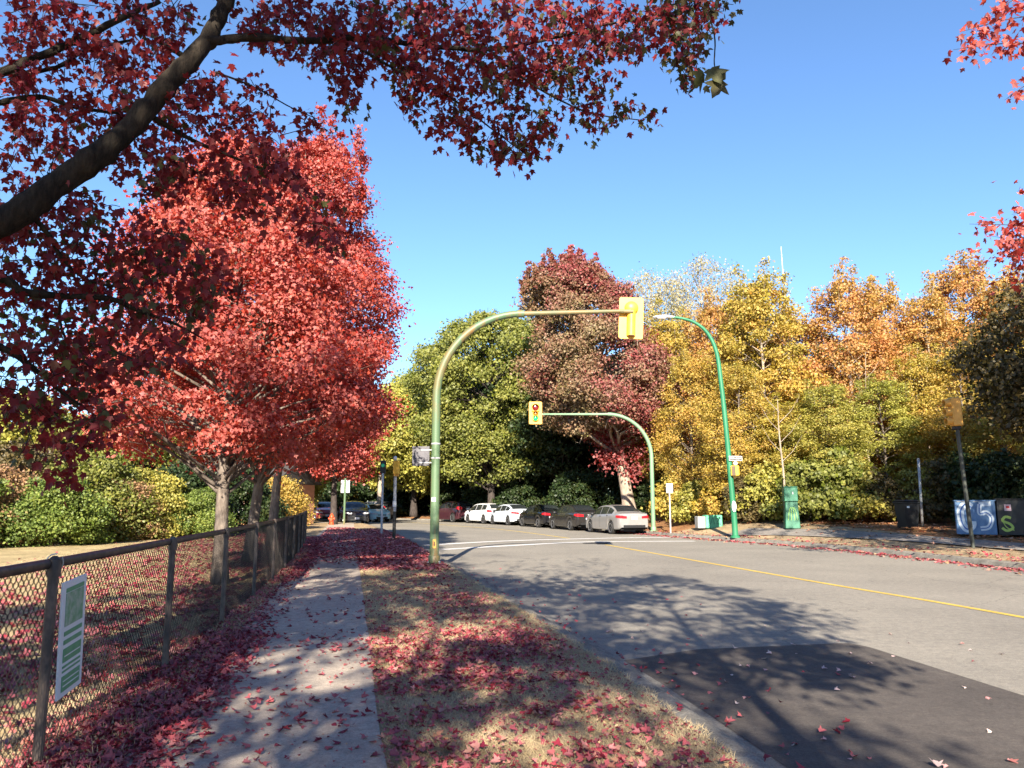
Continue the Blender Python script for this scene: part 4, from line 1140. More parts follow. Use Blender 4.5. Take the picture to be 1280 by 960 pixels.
# --- red maples behind the fence
GR = 'red maples along the fence'
make_tree('red_maple', 21, V_red, K_maple, (-5.35, 14.6, .10), 'red maple on the field side of the fence, nearest and widest on the left', GR,
          H=9.0, cb=1.95, R=3.8, nleaf=88000, size=.072, tm=T_MID, tr=.125, nlobe=120, lean=(-.25, .3), prof='egg', sig=.34, clump=20, limb_n=6, lobe=(.10, .21))
make_tree('red_maple', 22, V_red, K_maple, (-6.6, 19.9, .10), 'tall red maple whose pointed top rises above its nearer neighbour', GR,
          H=11.7, cb=2.1, R=4.35, nleaf=98000, size=.078, tm=T_MID, tr=.135, nlobe=135, lean=(1.5, .3), prof='egg', sig=.30, clump=20, limb_n=6, lobe=(.09, .20), spikes=12)
make_tree('red_maple', 23, V_red, K_maple, (-8.35, 27.5, .10), 'red maple third along the fence, mostly behind the tall one', GR,
          H=9.5, cb=2.9, R=3.5, nleaf=36000, size=.13, tm=T_DIA, tr=.17, nlobe=30, lean=(.8, 0), sig=.26, clump=22)
make_tree('red_maple', 24, V_red, K_dark, (-12.3, 54.2, .10), 'red-brown maple with a dark trunk beside the hydrant', GR,
          H=9.0, cb=3.0, R=3.8, nleaf=22000, size=.19, tm=T_DIA, tr=.24, nlobe=26, sig=.26, clump=22)

# --- the turning maple behind the parked cars
def mixtint(C, t, rng):
    # red on the right, at the very top and near the low shoots; olive brown to the left and middle
    side = 1 / (1 + np.exp(-((C[:, 0] + 2.2) / 1.1 + .45 * np.sin(C[:, 2] * 1.3 + C[:, 1])))); top = np.clip((C[:, 2] - 12.2) / 3.0, 0, 1); low = np.clip((5.2 - C[:, 2]) / .6, 0, 1)
    blotch = .5 + .5 * np.sin(C[:, 0] * 1.1 + 2 * np.sin(C[:, 2] * .8)) * np.sin(C[:, 2] * 1.0 + C[:, 1] * .7)
    red = np.clip(side * .42 + top * .22 + low * .8 + blotch * .45 - .06, 0, 1)
    return np.clip((1 - red) * .80 + (t - .5) * .95, 0, 1)
mm = make_tree('turning_maple', 31, V_mix, K_pale, (7.35, 48.6, .25), 'large maple half red, half olive, with a pale leaning trunk behind the cars',
          H=17.0, cb=4.9, R=6.0, nleaf=150000, size=.145, tm=T_SPRAY, tr=.42, nlobe=150, lean=(-3.9, 0), prof='egg2', sig=.24, clump=20, tintlo=mixtint, spikes=60, limb_n=3, lobe=(.13, .25))
# low red shoots on its trunk belong to the crown
rng = np.random.default_rng(8)
n = 1500; cc = np.array([[-.75, -.45, 4.1], [-1.0, -.3, 4.9], [.2, -.5, 3.3], [-1.6, -.5, 4.0], [-.9, -.5, 5.7], [-1.7, -.2, 5.4], [.5, -.3, 4.6]])[rng.integers(0, 7, n)] + rng.normal(0, .36, (n, 3))
me = leaf_mesh('shoot_leaves', cc, randdir(rng, n), unit(randdir(rng, n) + np.array([0, -.5, .5])), .20 * rng.uniform(.6, 1.2, n), rng.uniform(0, .12, n), T_SPRAY)
link_mesh('low_shoots', me, V_red, mm)

# --- green maples behind the cars
GG = 'green trees behind the parked cars'
def gtree(seed, loc, label, H, R, cb, leafm=V_green, nleaf=42000, size=.24, tr=.3, rz=0, grp=GG, kind='green_maple', bark=K_dark, **kw):
    return make_tree(kind, seed, leafm, bark, loc, label, grp, rz, H=H, cb=cb, R=R, nleaf=nleaf, size=size, tm=kw.pop('tm', T_SPRAY), tr=tr, nlobe=kw.pop('nlobe', 60), lobe=kw.pop('lobe', (.17, .30)), sig=kw.pop('sig', .28), clump=22, prof=kw.pop('prof', 'round'), **kw)
g1 = gtree(41, (-1.6, 60.5, .2), 'tall yellow-green maple left of the red and olive maple', 16.6, 8.0, 2.2, nleaf=115000, size=.19, nlobe=120, lobe=(.10, .21))
g2 = gtree(42, (-9.0, 72, .3), 'rounded green maple left of the tall yellow-green one, above the bend', 13.0, 6.2, 2.0, V_olive, nleaf=40000)
def under(lo): return lo
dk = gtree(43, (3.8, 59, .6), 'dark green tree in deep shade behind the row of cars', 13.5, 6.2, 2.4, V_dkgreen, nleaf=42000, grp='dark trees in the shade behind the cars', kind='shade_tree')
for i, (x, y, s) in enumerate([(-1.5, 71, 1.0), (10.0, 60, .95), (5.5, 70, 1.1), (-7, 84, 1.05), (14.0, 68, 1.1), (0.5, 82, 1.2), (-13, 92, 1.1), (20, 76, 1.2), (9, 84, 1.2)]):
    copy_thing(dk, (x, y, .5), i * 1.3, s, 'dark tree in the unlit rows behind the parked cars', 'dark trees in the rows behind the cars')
copy_thing(g1, (-3.8, 75, .4), 2.2, .93, 'second-row green tree glimpsed behind the tall yellow-green maple', GG)
# dark low hedge-like shrubs under them
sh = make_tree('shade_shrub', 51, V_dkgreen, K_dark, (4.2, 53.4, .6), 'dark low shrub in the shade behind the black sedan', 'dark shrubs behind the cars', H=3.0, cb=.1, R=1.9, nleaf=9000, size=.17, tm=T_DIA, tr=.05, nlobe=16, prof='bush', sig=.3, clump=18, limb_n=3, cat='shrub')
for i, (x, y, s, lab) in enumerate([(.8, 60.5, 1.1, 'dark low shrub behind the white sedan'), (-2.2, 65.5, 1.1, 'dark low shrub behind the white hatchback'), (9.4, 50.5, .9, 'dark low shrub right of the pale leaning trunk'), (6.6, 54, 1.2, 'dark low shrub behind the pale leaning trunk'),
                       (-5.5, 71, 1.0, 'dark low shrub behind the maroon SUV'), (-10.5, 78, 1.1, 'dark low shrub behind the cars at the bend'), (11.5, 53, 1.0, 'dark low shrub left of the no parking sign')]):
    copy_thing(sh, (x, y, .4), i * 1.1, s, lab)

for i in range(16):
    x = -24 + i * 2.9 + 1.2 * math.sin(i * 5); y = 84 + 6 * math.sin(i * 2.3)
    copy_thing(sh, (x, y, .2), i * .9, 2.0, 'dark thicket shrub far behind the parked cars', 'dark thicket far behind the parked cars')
# --- distant trees on the left
GD = 'distant trees beyond the bend on the left'
d1 = gtree(44, (-12.5, 86, .3), 'yellow-green tree standing beyond the bend behind the distant cars', 11.5, 5.4, 1.6, V_olive, nleaf=26000, size=.30, grp=GD, kind='distant_tree')
for i, (x, y, s, m_) in enumerate([(-18.5, 92, 1.0, V_yellow), (-23, 84, .85, V_olive), (-27, 95, 1.1, V_green), (-32, 82, .9, V_olive), (-38, 92, 1.0, V_yellow), (-21, 106, 1.2, V_olive), (-46, 86, 1.0, V_green), (-55, 92, 1.1, V_olive)]):
    c = copy_thing(d1, (x, y, .1), i * 1.7 + .4, s, 'distant tree beyond the bend, seen under the red maples', GD)
    for ch in c.children:
        if ch.name.startswith('crown'): ch.material_slots[0].link = 'OBJECT'; ch.material_slots[0].material = m_
tanx, tany = G(473, 651.5, .1)
tb = MB().tube(spline([(0, 0, -.1), (.05, 0, .5), (0, 0, 1.6), (.03, 0, 3.4), (.2, 0, 6)], 4), np.interp(np.linspace(0, 4, 17), range(5), [.62, .34, .27, .24, .14]), 10)
rt = empty('street_tree', (-11.6, 69.0, .1), 0, 'tree with a pale tan flared trunk beside the bend', 'tree')
tb.build('trunk', K_pale, rt, smooth=True)
_, me = tree_data('street_tree', 61, H=9, cb=4.0, R=3.6, nleaf=14000, size=.24, tm=T_SPRAY, tr=.0, nlobe=22, sig=.26, clump=20)
link_mesh('crown', me, V_olive, rt)

# --- shrubs at the far side of the field
GS = 'shrubs at the far side of the field'
shr = make_tree('field_shrub', 52, V_shrub, K_dark, (0, 0, 0), 'x', GS, H=3.0, cb=.05, R=2.1, nleaf=24000, size=.115, tm=T_DIA, tr=.05, nlobe=26, prof='bush', sig=.26, clump=18, limb_n=3, cat='shrub')
shr2 = make_tree('field_shrub', 53, V_pinkish, K_dark, (0, 0, 0), 'x', GS, H=3.2, cb=.05, R=2.0, nleaf=15000, size=.115, tm=T_DIA, tr=.05, nlobe=22, prof='bush', sig=.34, clump=14, limb_n=10, cat='shrub')
used = set()
for u, Y, s, src, lm, lab in [
        (-70, 25.5, 1.05, shr, None, 'green shrub at the far left edge of the field'),
        (-8, 27.5, 1.0, shr2, None, 'rusty pink shrub at the left end of the shrub line'),
        (28, 30.5, 1.35, shr2, V_brown, 'brownish tall shrub behind the bright green shrub'),
        (72, 27.5, .95, shr, None, 'bright green shrub bulging furthest into the field'),
        (112, 31.0, 1.30, shr, V_green, 'tall yellow-green shrub behind the bright green bulge'),
        (150, 31.5, .85, shr2, None, 'thin rusty shrub with bare twigs in mid shrub line'),
        (186, 33.5, 1.1, shr, V_olive, 'olive yellow shrub left of the nearest maple trunk'),
        (226, 35.5, 1.25, shr, V_dkgreen, 'dark green shrub next to the nearest maple trunk'),
        (248, 34.0, .8, shr, None, 'small light green shrub in front of the dark green one'),
        (300, 39, 1.2, shr, V_dkgreen, 'dark shrub between the two fence-side maple trunks'),
        (345, 44, 1.05, shr2, V_yellow, 'yellow shrub before the low house')]:
    x = (u - 640) / FPX * Y * .985; s *= .88
    if src.name in used: c = copy_thing(src, (x, Y, .08), u * .37, s, lab, GS)
    else: used.add(src.name); c = src; c.location = (x, Y, .08); c.rotation_euler.z = u * .37; c.scale = (s, s, s); c['label'] = lab
    if lm:
        for ch in c.children:
            if ch.name.startswith('crown'): ch.material_slots[0].link = 'OBJECT'; ch.material_slots[0].material = lm
ft = gtree(45, (-27, 42, .1), 'green tree rising behind the shrubs left of the field', 7.6, 3.6, 1.2, V_olive, nleaf=24000, size=.19, grp='trees behind the field shrubs', kind='field_tree')
for i, (x, y, s, lab, lm) in enumerate([(-33, 40, 1.05, 'yellow tree behind the rusty shrubs at far left', V_yellow), (-21.5, 46, 1.0, 'tree behind the olive shrub left of the maple trunk', V_green), (-40, 46, 1.2, 'tall green tree behind the far left shrubs', V_green), (-17.5, 62, 1.05, 'leafy tree standing behind the low house', V_olive), (-24, 58, 1.15, 'rusty tree behind the dark green field shrub', V_orange)]):
    c = copy_thing(ft, (x, y, .1), i * 1.9, s, lab)
    for ch in c.children:
        if ch.name.startswith('crown'): ch.material_slots[0].link = 'OBJECT'; ch.material_slots[0].material = lm

# --- the woods on the right
GW = 'autumn trees of the woods on the right'
protos = {}
def wood_proto(key, seed, leafm, bark, kind, **kw):
    base = dict(H=12.0, cb=1.4, R=3.0, nleaf=40000, size=.112, tm=T_SPRAY, tr=.12, nlobe=78, sig=.66, clump=15, prof='oval', limb_n=5, lobe=(.09, .20), shell=.3, flat=.8, spikes=12)
    base.update(kw)
    r = make_tree(kind, seed, leafm, bark, (0, 0, 0), 'x', GW, **base); protos[key] = [r, base['H'], False]
wood_proto('y', 71, V_yellow, K_pale, 'yellow_maple', nleaf=52000)
wood_proto('y2', 72, V_yellow, K_maple, 'yellow_maple', R=3.3)
wood_proto('o', 73, V_orange, K_pale, 'orange_maple', R=2.9, nleaf=36000)
wood_proto('o2', 74, V_orange, K_pale, 'orange_maple', R=2.7, nleaf=33000)
wood_proto('g', 75, V_olive, K_maple, 'olive_maple', R=3.0, cb=.6)
wood_proto('p', 76, V_pale, K_pale, 'sparse_tree', nleaf=13000, size=.10, cb=5.5, sig=.9, prof='round', spikes=0, R=3.6)
woods = [  # key, pixel column, distance, pixel row of the top, label
    ('y', 838, 51, 392, 'yellow maple right beside the red and olive maple'),
    ('p', 886, 56, 318, 'pale thin-leaved tree standing highest over the woods'),
    ('p', 820, 58, 338, 'pale thin-leaved tree peeping over the red maple top'),
    ('o', 902, 46, 372, 'orange-topped maple just behind the lamp post bend'),
    ('y2', 868, 44, 440, 'golden maple filling the space left of the lamp post'),
    ('y', 962, 42, 340, 'golden maple with a lobed top right of the lamp post'),
    ('o2', 1008, 45, 388, 'orange maple beneath the bare snag'),
    ('y2', 930, 39, 455, 'lower golden maple behind the street name plate'),
    ('o', 1072, 41, 340, 'orange maple with pale forked trunk right of the snag'),
    ('o2', 1118, 43, 352, 'round-topped orange maple in mid woods'),
    ('g', 1036, 36.5, 478, 'light green young maple behind the green cabinet'),
    ('o', 1180, 41, 362, 'salmon orange maple above the wheeled bin'),
    ('o2', 1226, 42, 322, 'salmon orange maple above the side-on signal'),
    ('g', 1110, 37.5, 470, 'olive maple left of the wheeled bin'),
    ('y', 1165, 38, 440, 'dull golden maple behind the leaning metal post'),
    ('y2', 1215, 36.5, 430, 'dull golden maple behind the side-on signal'),
    ('y', 990, 38, 500, 'low yellow maple behind the tall green cabinet'),
    ('o2', 1275, 40, 340, 'orange maple above the dark graffiti container'),
    ('g', 1262, 35, 470, 'olive maple behind the blue container'),
]
for key, u, Y, v, lab in woods:
    x = P(u, 630, Y)[0]; zb = zr_at(x, Y); H = P(u, v, Y)[2] - zb
    r, H0, done = protos[key]; s = H / H0
    sx = max(.78, min(1.15, s))
    if not done:
        protos[key][2] = True; c = r; c.location = (x, Y, zb); c.rotation_euler.z = u * .53; c.scale = (sx, sx, s); c['label'] = lab
    else: c = copy_thing(r, (x, Y, zb), u * .53, (sx, sx, s), lab, GW)
rw_ = random.Random(17)
keys = ['y', 'o', 'g', 'y2', 'o2', 'g']
for i in range(30):
    row = i // 10
    u = 815 + (i % 10) * 55 + rw_.uniform(-20, 20); Y = 50 + row * 8 + rw_.uniform(-2.5, 2.5)
    if u < 900: Y += 8
    x = P(u, 630, Y)[0]; zb = zr_at(x, Y); s = rw_.uniform(.95, 1.2)
    c = copy_thing(protos[keys[rw_.randrange(6)]][0], (x, Y, zb), rw_.uniform(0, 6), (1.1, 1.1, s), 'autumn tree in the back rows of the woods on the right', 'trees in the back rows of the woods')
for i in range(8):      # woods run on beyond the right edge of the frame
    x = 24 + i * 3.4; Y = 34 - i * 3.0 + rw_.uniform(-2, 2)
    copy_thing(protos[keys[i % 6]][0], (x + 2, Y, .8), i * 1.3, (1.0, 1.0, .95), 'tree of the woods continuing past the right side of the view', 'woods past the right side')
# bare snag
b0 = P(997, 640, 43); zb = zr_at(b0[0], 43)
sn = MB(); top = P(993, 308, 43)[2] - zb
sn.tube(spline([(0, 0, 0), (.08, 0, 4), (-.02, 0, 8), (-.05, 0, 11), (-.12, 0, top)], 4), np.interp(np.linspace(0, 4, 17), range(5), [.17, .14, .10, .07, .015]), 8)
for z, dx, dz, dy in [(10.8, .9, 1.2, 0), (11.6, -.5, .7, .2), (9.8, -.8, 1.0, -.2), (12.2, .35, .6, 0), (9.0, .7, .8, .3), (12.9, -.2, .5, 0)]:
    sn.tube([(-.04, 0, z), (dx * .6, dy * .6, z + dz * .5), (dx, dy, z + dz)], [.03, .016, .005], 4, False)
sr = empty('bare_snag', (b0[0], 43, zb), 0, 'bare whitish dead tree top standing up above the orange woods', 'tree')
sn.build('trunk', K_white, sr, smooth=True)
# slim pale trunk in the woods
for u, v, Y, lab in [(1090, 500, 39.0, 'slim pale bare trunk standing right of the green maple'), (980, 560, 34.6, 'slim pale stem rising behind the tall green cabinet')]:
    x = P(u, 630, Y)[0]; zb = zr_at(x, Y); tp_ = P(u - 8, v - 60, Y)
    sr = empty('bare_tree', (x, Y, zb), 0, lab, 'tree')
    m_ = MB().tube(spline([(0, 0, -.1), (.06, 0, 2), (-.05, 0, 4), (tp_[0] - x, 0, tp_[2] - zb)], 4), list(np.linspace(.07, .012, 13)), 7)
    for k in range(6):
        z = (tp_[2] - zb) * (.5 + .08 * k); q = (-1) ** k
        m_.tube([(0, 0, z), (q * .5, -.1, z + .5), (q * .9, -.2, z + 1.2)], [.02, .012, .004], 4, False)
    m_.build('trunk', K_pale, sr, smooth=True)
# undergrowth at the edge of the woods
GU = 'undergrowth shrubs at the edge of the woods'
ug = make_tree('woodland_shrub', 54, V_olive, K_dark, (0, 0, 0), 'x', GU, H=2.2, cb=.05, R=1.35, nleaf=7000, size=.13, tm=T_SPRAY, tr=.03, nlobe=16, prof='bush', sig=.34, clump=16, limb_n=4, cat='shrub')
first = True
for i, (u, Y, s, lm, lab) in enumerate([
        (850, 44.5, 1.2, V_yellow, 'yellow shrub right of the no parking sign'), (872, 41.5, 1.0, V_olive, 'olive shrub behind the low utility box'), (905, 40, 1.1, V_yellow, 'golden shrub behind the lamp post foot'),
        (938, 37.5, .95, V_brown, 'brown twiggy shrub right of the lamp post'), (962, 37, 1.15, V_olive, 'olive shrub left of the tall green cabinet'), (1010, 35.5, 1.2, V_green, 'fresh green shrub just right of the tall green cabinet'),
        (1040, 36, 1.5, V_green, 'large fresh green shrub beneath the light green maple'), (1072, 35.5, 1.1, V_olive, 'olive shrub midway between cabinet and wheeled bin'), (1102, 35.2, .9, V_brown, 'brown shrub left of the wheeled bin'),
        (1148, 35.2, 1.0, V_olive, 'olive shrub behind the foot of the leaning metal post'), (1178, 34.6, 1.2, V_brown, 'brown shrub between metal post and blue container'), (1222, 33.5, 1.3, V_dkgreen, 'dark green shrub behind the blue container'), (1268, 32.8, 1.3, V_dkgreen, 'dark green shrub behind the dark container')]):
    x = P(u, 640, Y)[0]; zb = zr_at(x, Y)
    if first: c = ug; first = False; c.location = (x, Y, zb); c.scale = (s, s, s); c['label'] = lab
    else: c = copy_thing(ug, (x, Y, zb), i * 1.45, s, lab, GU)
    for ch in c.children:
        if ch.name.startswith('crown'): ch.material_slots[0].link = 'OBJECT'; ch.material_slots[0].material = lm

# --- dark tree at the right edge and the street maple overhanging from the right
make_tree('dark_tree', 81, V_brown, K_dark, (20.3, 26.3, .5), 'dark green shaded tree crowding the right edge above the containers', None,
          H=9.4, cb=2.6, R=4.0, nleaf=30000, size=.16, tm=T_SPRAY, tr=.22, nlobe=30, sig=.28, clump=18, lean=(-.6, 0))

# ------------------------------------------------------------------ overhead maple: limbs drawn in space, twigs grown to leaf clusters
rng = np.random.default_rng(99)
def limb(pts, n=6): return np.array(spline([P(*p) for p in pts], n))
trunk_base = np.array([-5.05, 3.6, .1]); fork = np.array([-4.55, 3.9, 2.35])
first = np.array(P(-30, 296, 4.55))
main = np.vstack([np.array(spline([tuple(fork), tuple(fork * .45 + first * .55 + np.array([0, 0, -.05])), tuple(first)], 5))[:-1],
                  limb([(-30, 296, 4.55), (30, 262, 4.65), (85, 222, 4.75), (140, 182, 4.85), (190, 128, 4.95), (235, 80, 5.05), (262, 42, 5.15), (285, -4, 5.2), (310, -60, 5.3), (350, -150, 5.4)])])
nb = len(main)
limbs = [(main, np.interp(np.linspace(0, 1, nb), [0, .2, .55, .8, 1], [.125, .092, .070, .054, .036]))]
def addl(pts, r0, r1):
    a = limb(pts); limbs.append((a, np.linspace(r0, r1, len(a)))); return a
addl([(255, 52, 5.1), (310, 47, 5.25), (380, 51, 5.4), (450, 48, 5.5), (530, 57, 5.6), (610, 62, 5.7), (690, 48, 5.8), (760, 30, 5.8), (850, 20, 5.8)], .034, .006)
addl([(610, 62, 5.7), (650, 95, 5.75), (690, 120, 5.8), (740, 142, 5.9), (800, 150, 5.9)], .012, .004)
addl([(430, 49, 5.48), (500, 90, 5.6), (560, 120, 5.6), (620, 165, 5.7), (660, 195, 5.7)], .012, .004)
addl([(200, 2, 5.6), (165, 16, 5.5), (100, 48, 5.4), (55, 68, 5.3), (-20, 100, 5.2)], .018, .034)
addl([(165, 50, 5.8), (110, 62, 5.7), (70, 84, 5.6), (20, 92, 5.5), (-20, 90, 5.4)], .010, .022)
addl([(230, 70, 5.1), (200, 52, 5.3), (165, 18, 5.5), (150, -20, 5.6)], .02, .012)
addl([(150, 142, 5.4), (95, 134, 5.3), (50, 121, 5.2), (0, 128, 5.1), (-30, 132, 5.1)], .010, .026)
addl([(180, 140, 4.95), (240, 175, 5.2), (300, 200, 5.4), (360, 230, 5.6), (420, 290, 5.7)], .018, .004)
addl([(270, 90, 5.2), (320, 110, 5.5), (365, 135, 5.7), (400, 150, 5.8)], .008, .003)
addl([(-30, 332, 4.7), (10, 352, 4.75), (40, 367, 4.8), (135, 373, 5.0), (172, 388, 5.1), (215, 403, 5.2), (255, 424, 5.3)], .035, .005)
addl([(-30, 424, 4.6), (5, 436, 4.7), (38, 457, 4.8), (80, 492, 5.0), (120, 520, 5.1)], .026, .005)
addl([(40, 268, 4.68), (62, 296, 4.8), (80, 326, 4.9), (110, 350, 5.0), (150, 360, 5.0)], .018, .006)
addl([(75, 375, 4.9), (77, 410, 5.0), (100, 450, 5.1), (150, 470, 5.2), (200, 465, 5.2)], .010, .004)
addl([(310, -60, 5.3), (420, -40, 5.6), (560, -30, 5.8), (700, -20, 5.9), (860, -10, 5.9)], .03, .006)
addl([(850, -5, 5.5), (880, 10, 5.2), (893, 45, 5.0), (893, 80, 4.9), (898, 95, 4.6)], .007, .003)
extra = limb([(-30, 332, 4.7), (-90, 330, 4.5)]); limbs.append((np.vstack([fork[None], extra[::-1]]), np.linspace(.07, .036, len(extra) + 1)))
extra = limb([(-30, 424, 4.6), (-120, 420, 4.4)]); limbs.append((np.vstack([fork[None], extra[::-1]]), np.linspace(.06, .026, len(extra) + 1)))
for q in ([(-20, 100, 5.2), (-120, 150, 5.0), (-260, 300, 4.7)], [(-20, 90, 5.4), (-130, 170, 5.0), (-260, 300, 4.7)], [(-30, 132, 5.1), (-140, 220, 4.9), (-260, 300, 4.7)]):
    a = limb(q); limbs.append((np.vstack([a, fork[None] + np.array([0, 0, .5])]), np.linspace(.03, .05, len(a) + 1)))
OR = empty('overhanging_maple', tuple(trunk_base), 0, 'dark-limbed maple whose shaded red leaves hang over the top left', 'tree')
tbm = MB()
tbm.tube(spline([(0, 0, -.1), tuple((fork - trunk_base) * .5), tuple(fork - trunk_base), tuple(fork - trunk_base + np.array([-.1, .1, 2.2])), tuple(fork - trunk_base + np.array([.1, -.4, 5.5]))], 5), np.interp(np.linspace(0, 4, 21), range(5), [.30, .22, .19, .15, .04]), 12)
for a, r in limbs: tbm.tube([tuple(p - trunk_base + rng.normal(0, .10, 3) * q) for p, q in zip(a, r)], np.array(r) * rng.uniform(.90, 1.12, len(r)), 11)
nodes = np.vstack([a for a, r in limbs])
# (polygon in picture terms used only to lay the crown out, clusters, depth range, olive share)
REG = [
 ([(0, 0), (190, 0), (250, 20), (215, 95), (150, 165), (60, 235), (0, 245)], 150, (4.9, 6.2), .05),
 ([(270, 0), (900, 0), (870, 62), (760, 70), (700, 100), (640, 110), (560, 100), (470, 90), (400, 85), (300, 50)], 300, (5.1, 6.4), .16),
 ([(470, 80), (640, 100), (660, 215), (560, 182), (500, 140)], 62, (5.4, 6.1), .25),
 ([(640, 100), (750, 70), (800, 130), (840, 158), (780, 162), (700, 182), (655, 215)], 42, (5.5, 6.2), .5),
 ([(400, 90), (470, 95), (445, 148), (425, 140)], 12, (5.4, 6), .05),
 ([(760, 10), (925, 2), (880, 60), (868, 128), (835, 70)], 26, (5.2, 6.0), .8),
 ([(230, 95), (300, 90), (370, 190), (440, 295), (400, 325), (330, 280), (255, 255), (190, 250), (130, 215)], 112, (4.9, 5.9), .10),
 ([(60, 60), (330, 90), (420, 170), (300, 190), (170, 190)], 28, (5.2, 6.2), .05),
 ([(0, 275), (110, 235), (190, 260), (285, 335), (265, 370), (230, 440), (160, 480), (150, 520), (90, 582), (0, 572)], 250, (4.6, 5.9), .34),
 ([(60, 590), (100, 575), (92, 622), (66, 618)], 4, (4.9, 5.2), .05),
 ([(-500, -300), (-20, -300), (-20, 560), (-300, 520)], 170, (3.6, 6.2), .15),
 ([(-200, -420), (900, -360), (920, -20), (200, -20), (-20, -30)], 230, (4.6, 6.6), .15),
]
def inpoly(p, poly):
    x, y = p; c = False; j = len(poly) - 1
    for i in range(len(poly)):
        if (poly[i][1] > y) != (poly[j][1] > y) and x < (poly[j][0] - poly[i][0]) * (y - poly[i][1]) / (poly[j][1] - poly[i][1]) + poly[i][0]: c = not c
        j = i
    return c
cl = []; ol = []
for poly, k, (d0, d1), og in REG:
    k = int(k * 1.4)
    xs = [p[0] for p in poly]; ysl = [p[1] for p in poly]; got = 0
    while got < k:
        u, v = rng.uniform(min(xs), max(xs)), rng.uniform(min(ysl), max(ysl))
        if not inpoly((u, v), poly): continue
        cl.append(P(u, v, rng.uniform(d0, d1))); ol.append(og + (.15 if u > 820 else 0)); got += 1
cl = np.array(cl); ol = np.array(ol)
order = np.argsort([np.min(((nodes - c) ** 2).sum(1)) for c in cl]); cl = cl[order]; ol = ol[order]
LC, LA, LS_, LT = [], [], [], []
for c, og in zip(cl, ol):
    i = int(np.argmin(((nodes - c) ** 2).sum(1) + np.maximum(0, nodes[:, 2] * 0))); s0 = nodes[i]; L_ = np.linalg.norm(c - s0)
    mid = (s0 + c) / 2 + rng.normal(0, .05 * L_, 3) + np.array([0, 0, .05 * L_])
    pts = spline([tuple(s0 - trunk_base), tuple(mid - trunk_base), tuple(c - trunk_base)], 3)
    r0 = min(.007, .0025 + .006 * L_)
    tbm.tube(pts, np.linspace(r0, .0022, len(pts)), 4, False)
    nodes = np.vstack([nodes, mid[None], c[None]])
    k = rng.integers(7, 13)
    olive = rng.random() < og
    for q in range(k):
        t = rng.random() ** .6
        p = s0 + (c - s0) * (1 - (1 - t) * min(1, .28 / max(L_, .05))) + rng.normal(0, .055, 3)
        LC.append(p); a = rng.normal(0, .55, 3) + np.array([0, 0, -.85]); LA.append(a)
        LS_.append(rng.uniform(.040, .070)); LT.append(rng.uniform(.74, 1.0) if (olive and rng.random() < .8) else rng.uniform(0, .70))
# the big near olive leaves at the tip of the long branch
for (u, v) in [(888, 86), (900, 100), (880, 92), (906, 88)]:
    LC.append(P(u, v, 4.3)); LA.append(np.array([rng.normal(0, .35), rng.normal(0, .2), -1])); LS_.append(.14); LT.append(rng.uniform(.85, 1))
tbm.build('trunk', K_limb, OR, smooth=True)
n = len(LC)
Nn = unit(randdir(rng, n) + np.array([0, -.45, .25]))
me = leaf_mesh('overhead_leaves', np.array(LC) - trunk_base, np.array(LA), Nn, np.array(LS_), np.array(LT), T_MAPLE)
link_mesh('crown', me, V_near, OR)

# --- street maples behind and beside the viewer; their crowns shade the near ground
GB = 'street maples standing behind the viewpoint'
bt = make_tree('street_maple', 91, V_red, K_maple, (1.5, -.9, .1), 'red street maple on the verge at the right shoulder of the viewpoint', GB,
          H=9.8, cb=4.3, R=2.2, nleaf=6200, size=.12, tm=T_MID, tr=.095, nlobe=30, lean=(.5, -.6), sig=.34, clump=18, limb_n=5, lobe=(.20, .34))
copy_thing(bt, (-3.6, -3.6, .1), 2.0, (1.15, 1.15, 1.28), 'red street maple behind the viewpoint by the fence', GB)  # stretched tall to throw shade on the overhanging leaves
copy_thing(bt, (-1.3, -7.0, .1), 4.1, (1.1, 1.1, 1.32), 'unseen red street maple added for shade, standing furthest behind the viewpoint', GB)  # unseen tree added and stretched tall to shade the overhanging leaves
copy_thing(bt, (-.1, -9.3, .1), 5.2, (1.15, 1.15, 1.0), 'unseen red street maple added for shade directly behind the viewpoint', GB)  # unseen tree added for dappled shade on the near verge
copy_thing(bt, (-6.3, -3.4, .1), .7, (1.1, 1.1, 1.0), 'unseen red street maple added for shade behind the viewpoint on the field side', GB)  # unseen tree added to shade the near field behind the fence
# right-hand street maple with two sprigs reaching into view
rt = make_tree('street_maple', 92, V_red, K_dark, (15.6, 15.0, .3), 'red street maple leaning in from the right edge with two leafy sprigs', 'street maples on the right pavement',
          H=13.2, cb=4.0, R=4.3, nleaf=26000, size=.14, tm=T_MID, tr=.22, nlobe=28, lean=(.6, 0), sig=.30, clump=18, limb_n=5, lobe=(.20, .34))
rb = np.array([15.6, 15.0, .3])
sb_ = MB(); SLC = []
for tip, root_, nn_ in [((1192, 62), (1330, 60), 40), ((1200, 40), (1330, 20), 22), ((1232, 20), (1330, -20), 26), ((1256, 125), (1330, 90), 16), ((1212, 280), (1345, 300), 14), ((1240, 295), (1345, 330), 14), ((1265, 268), (1345, 270), 10), ((1252, 318), (1345, 350), 12)]:
    a = np.array(P(*tip, 14.0)) - rb; b2 = np.array(P(*root_, 15.0)) - rb
    pts = np.array(spline([tuple(b2 + np.array([1.2, .2, -.6])), tuple(b2), tuple((a + b2) / 2 + np.array([0, 0, .12])), tuple(a)], 5))
    sb_.tube([tuple(p) for p in pts], np.linspace(.022, .004, len(pts)), 5, False)
    for q in range(nn_ * 6):
        t = rng.random() ** .7; p = pts[int(t * (len(pts) - 1))]; SLC.append(p + rng.normal(0, .13, 3))
sb_.build('sprig_twigs', K_dark, rt)
n = len(SLC)
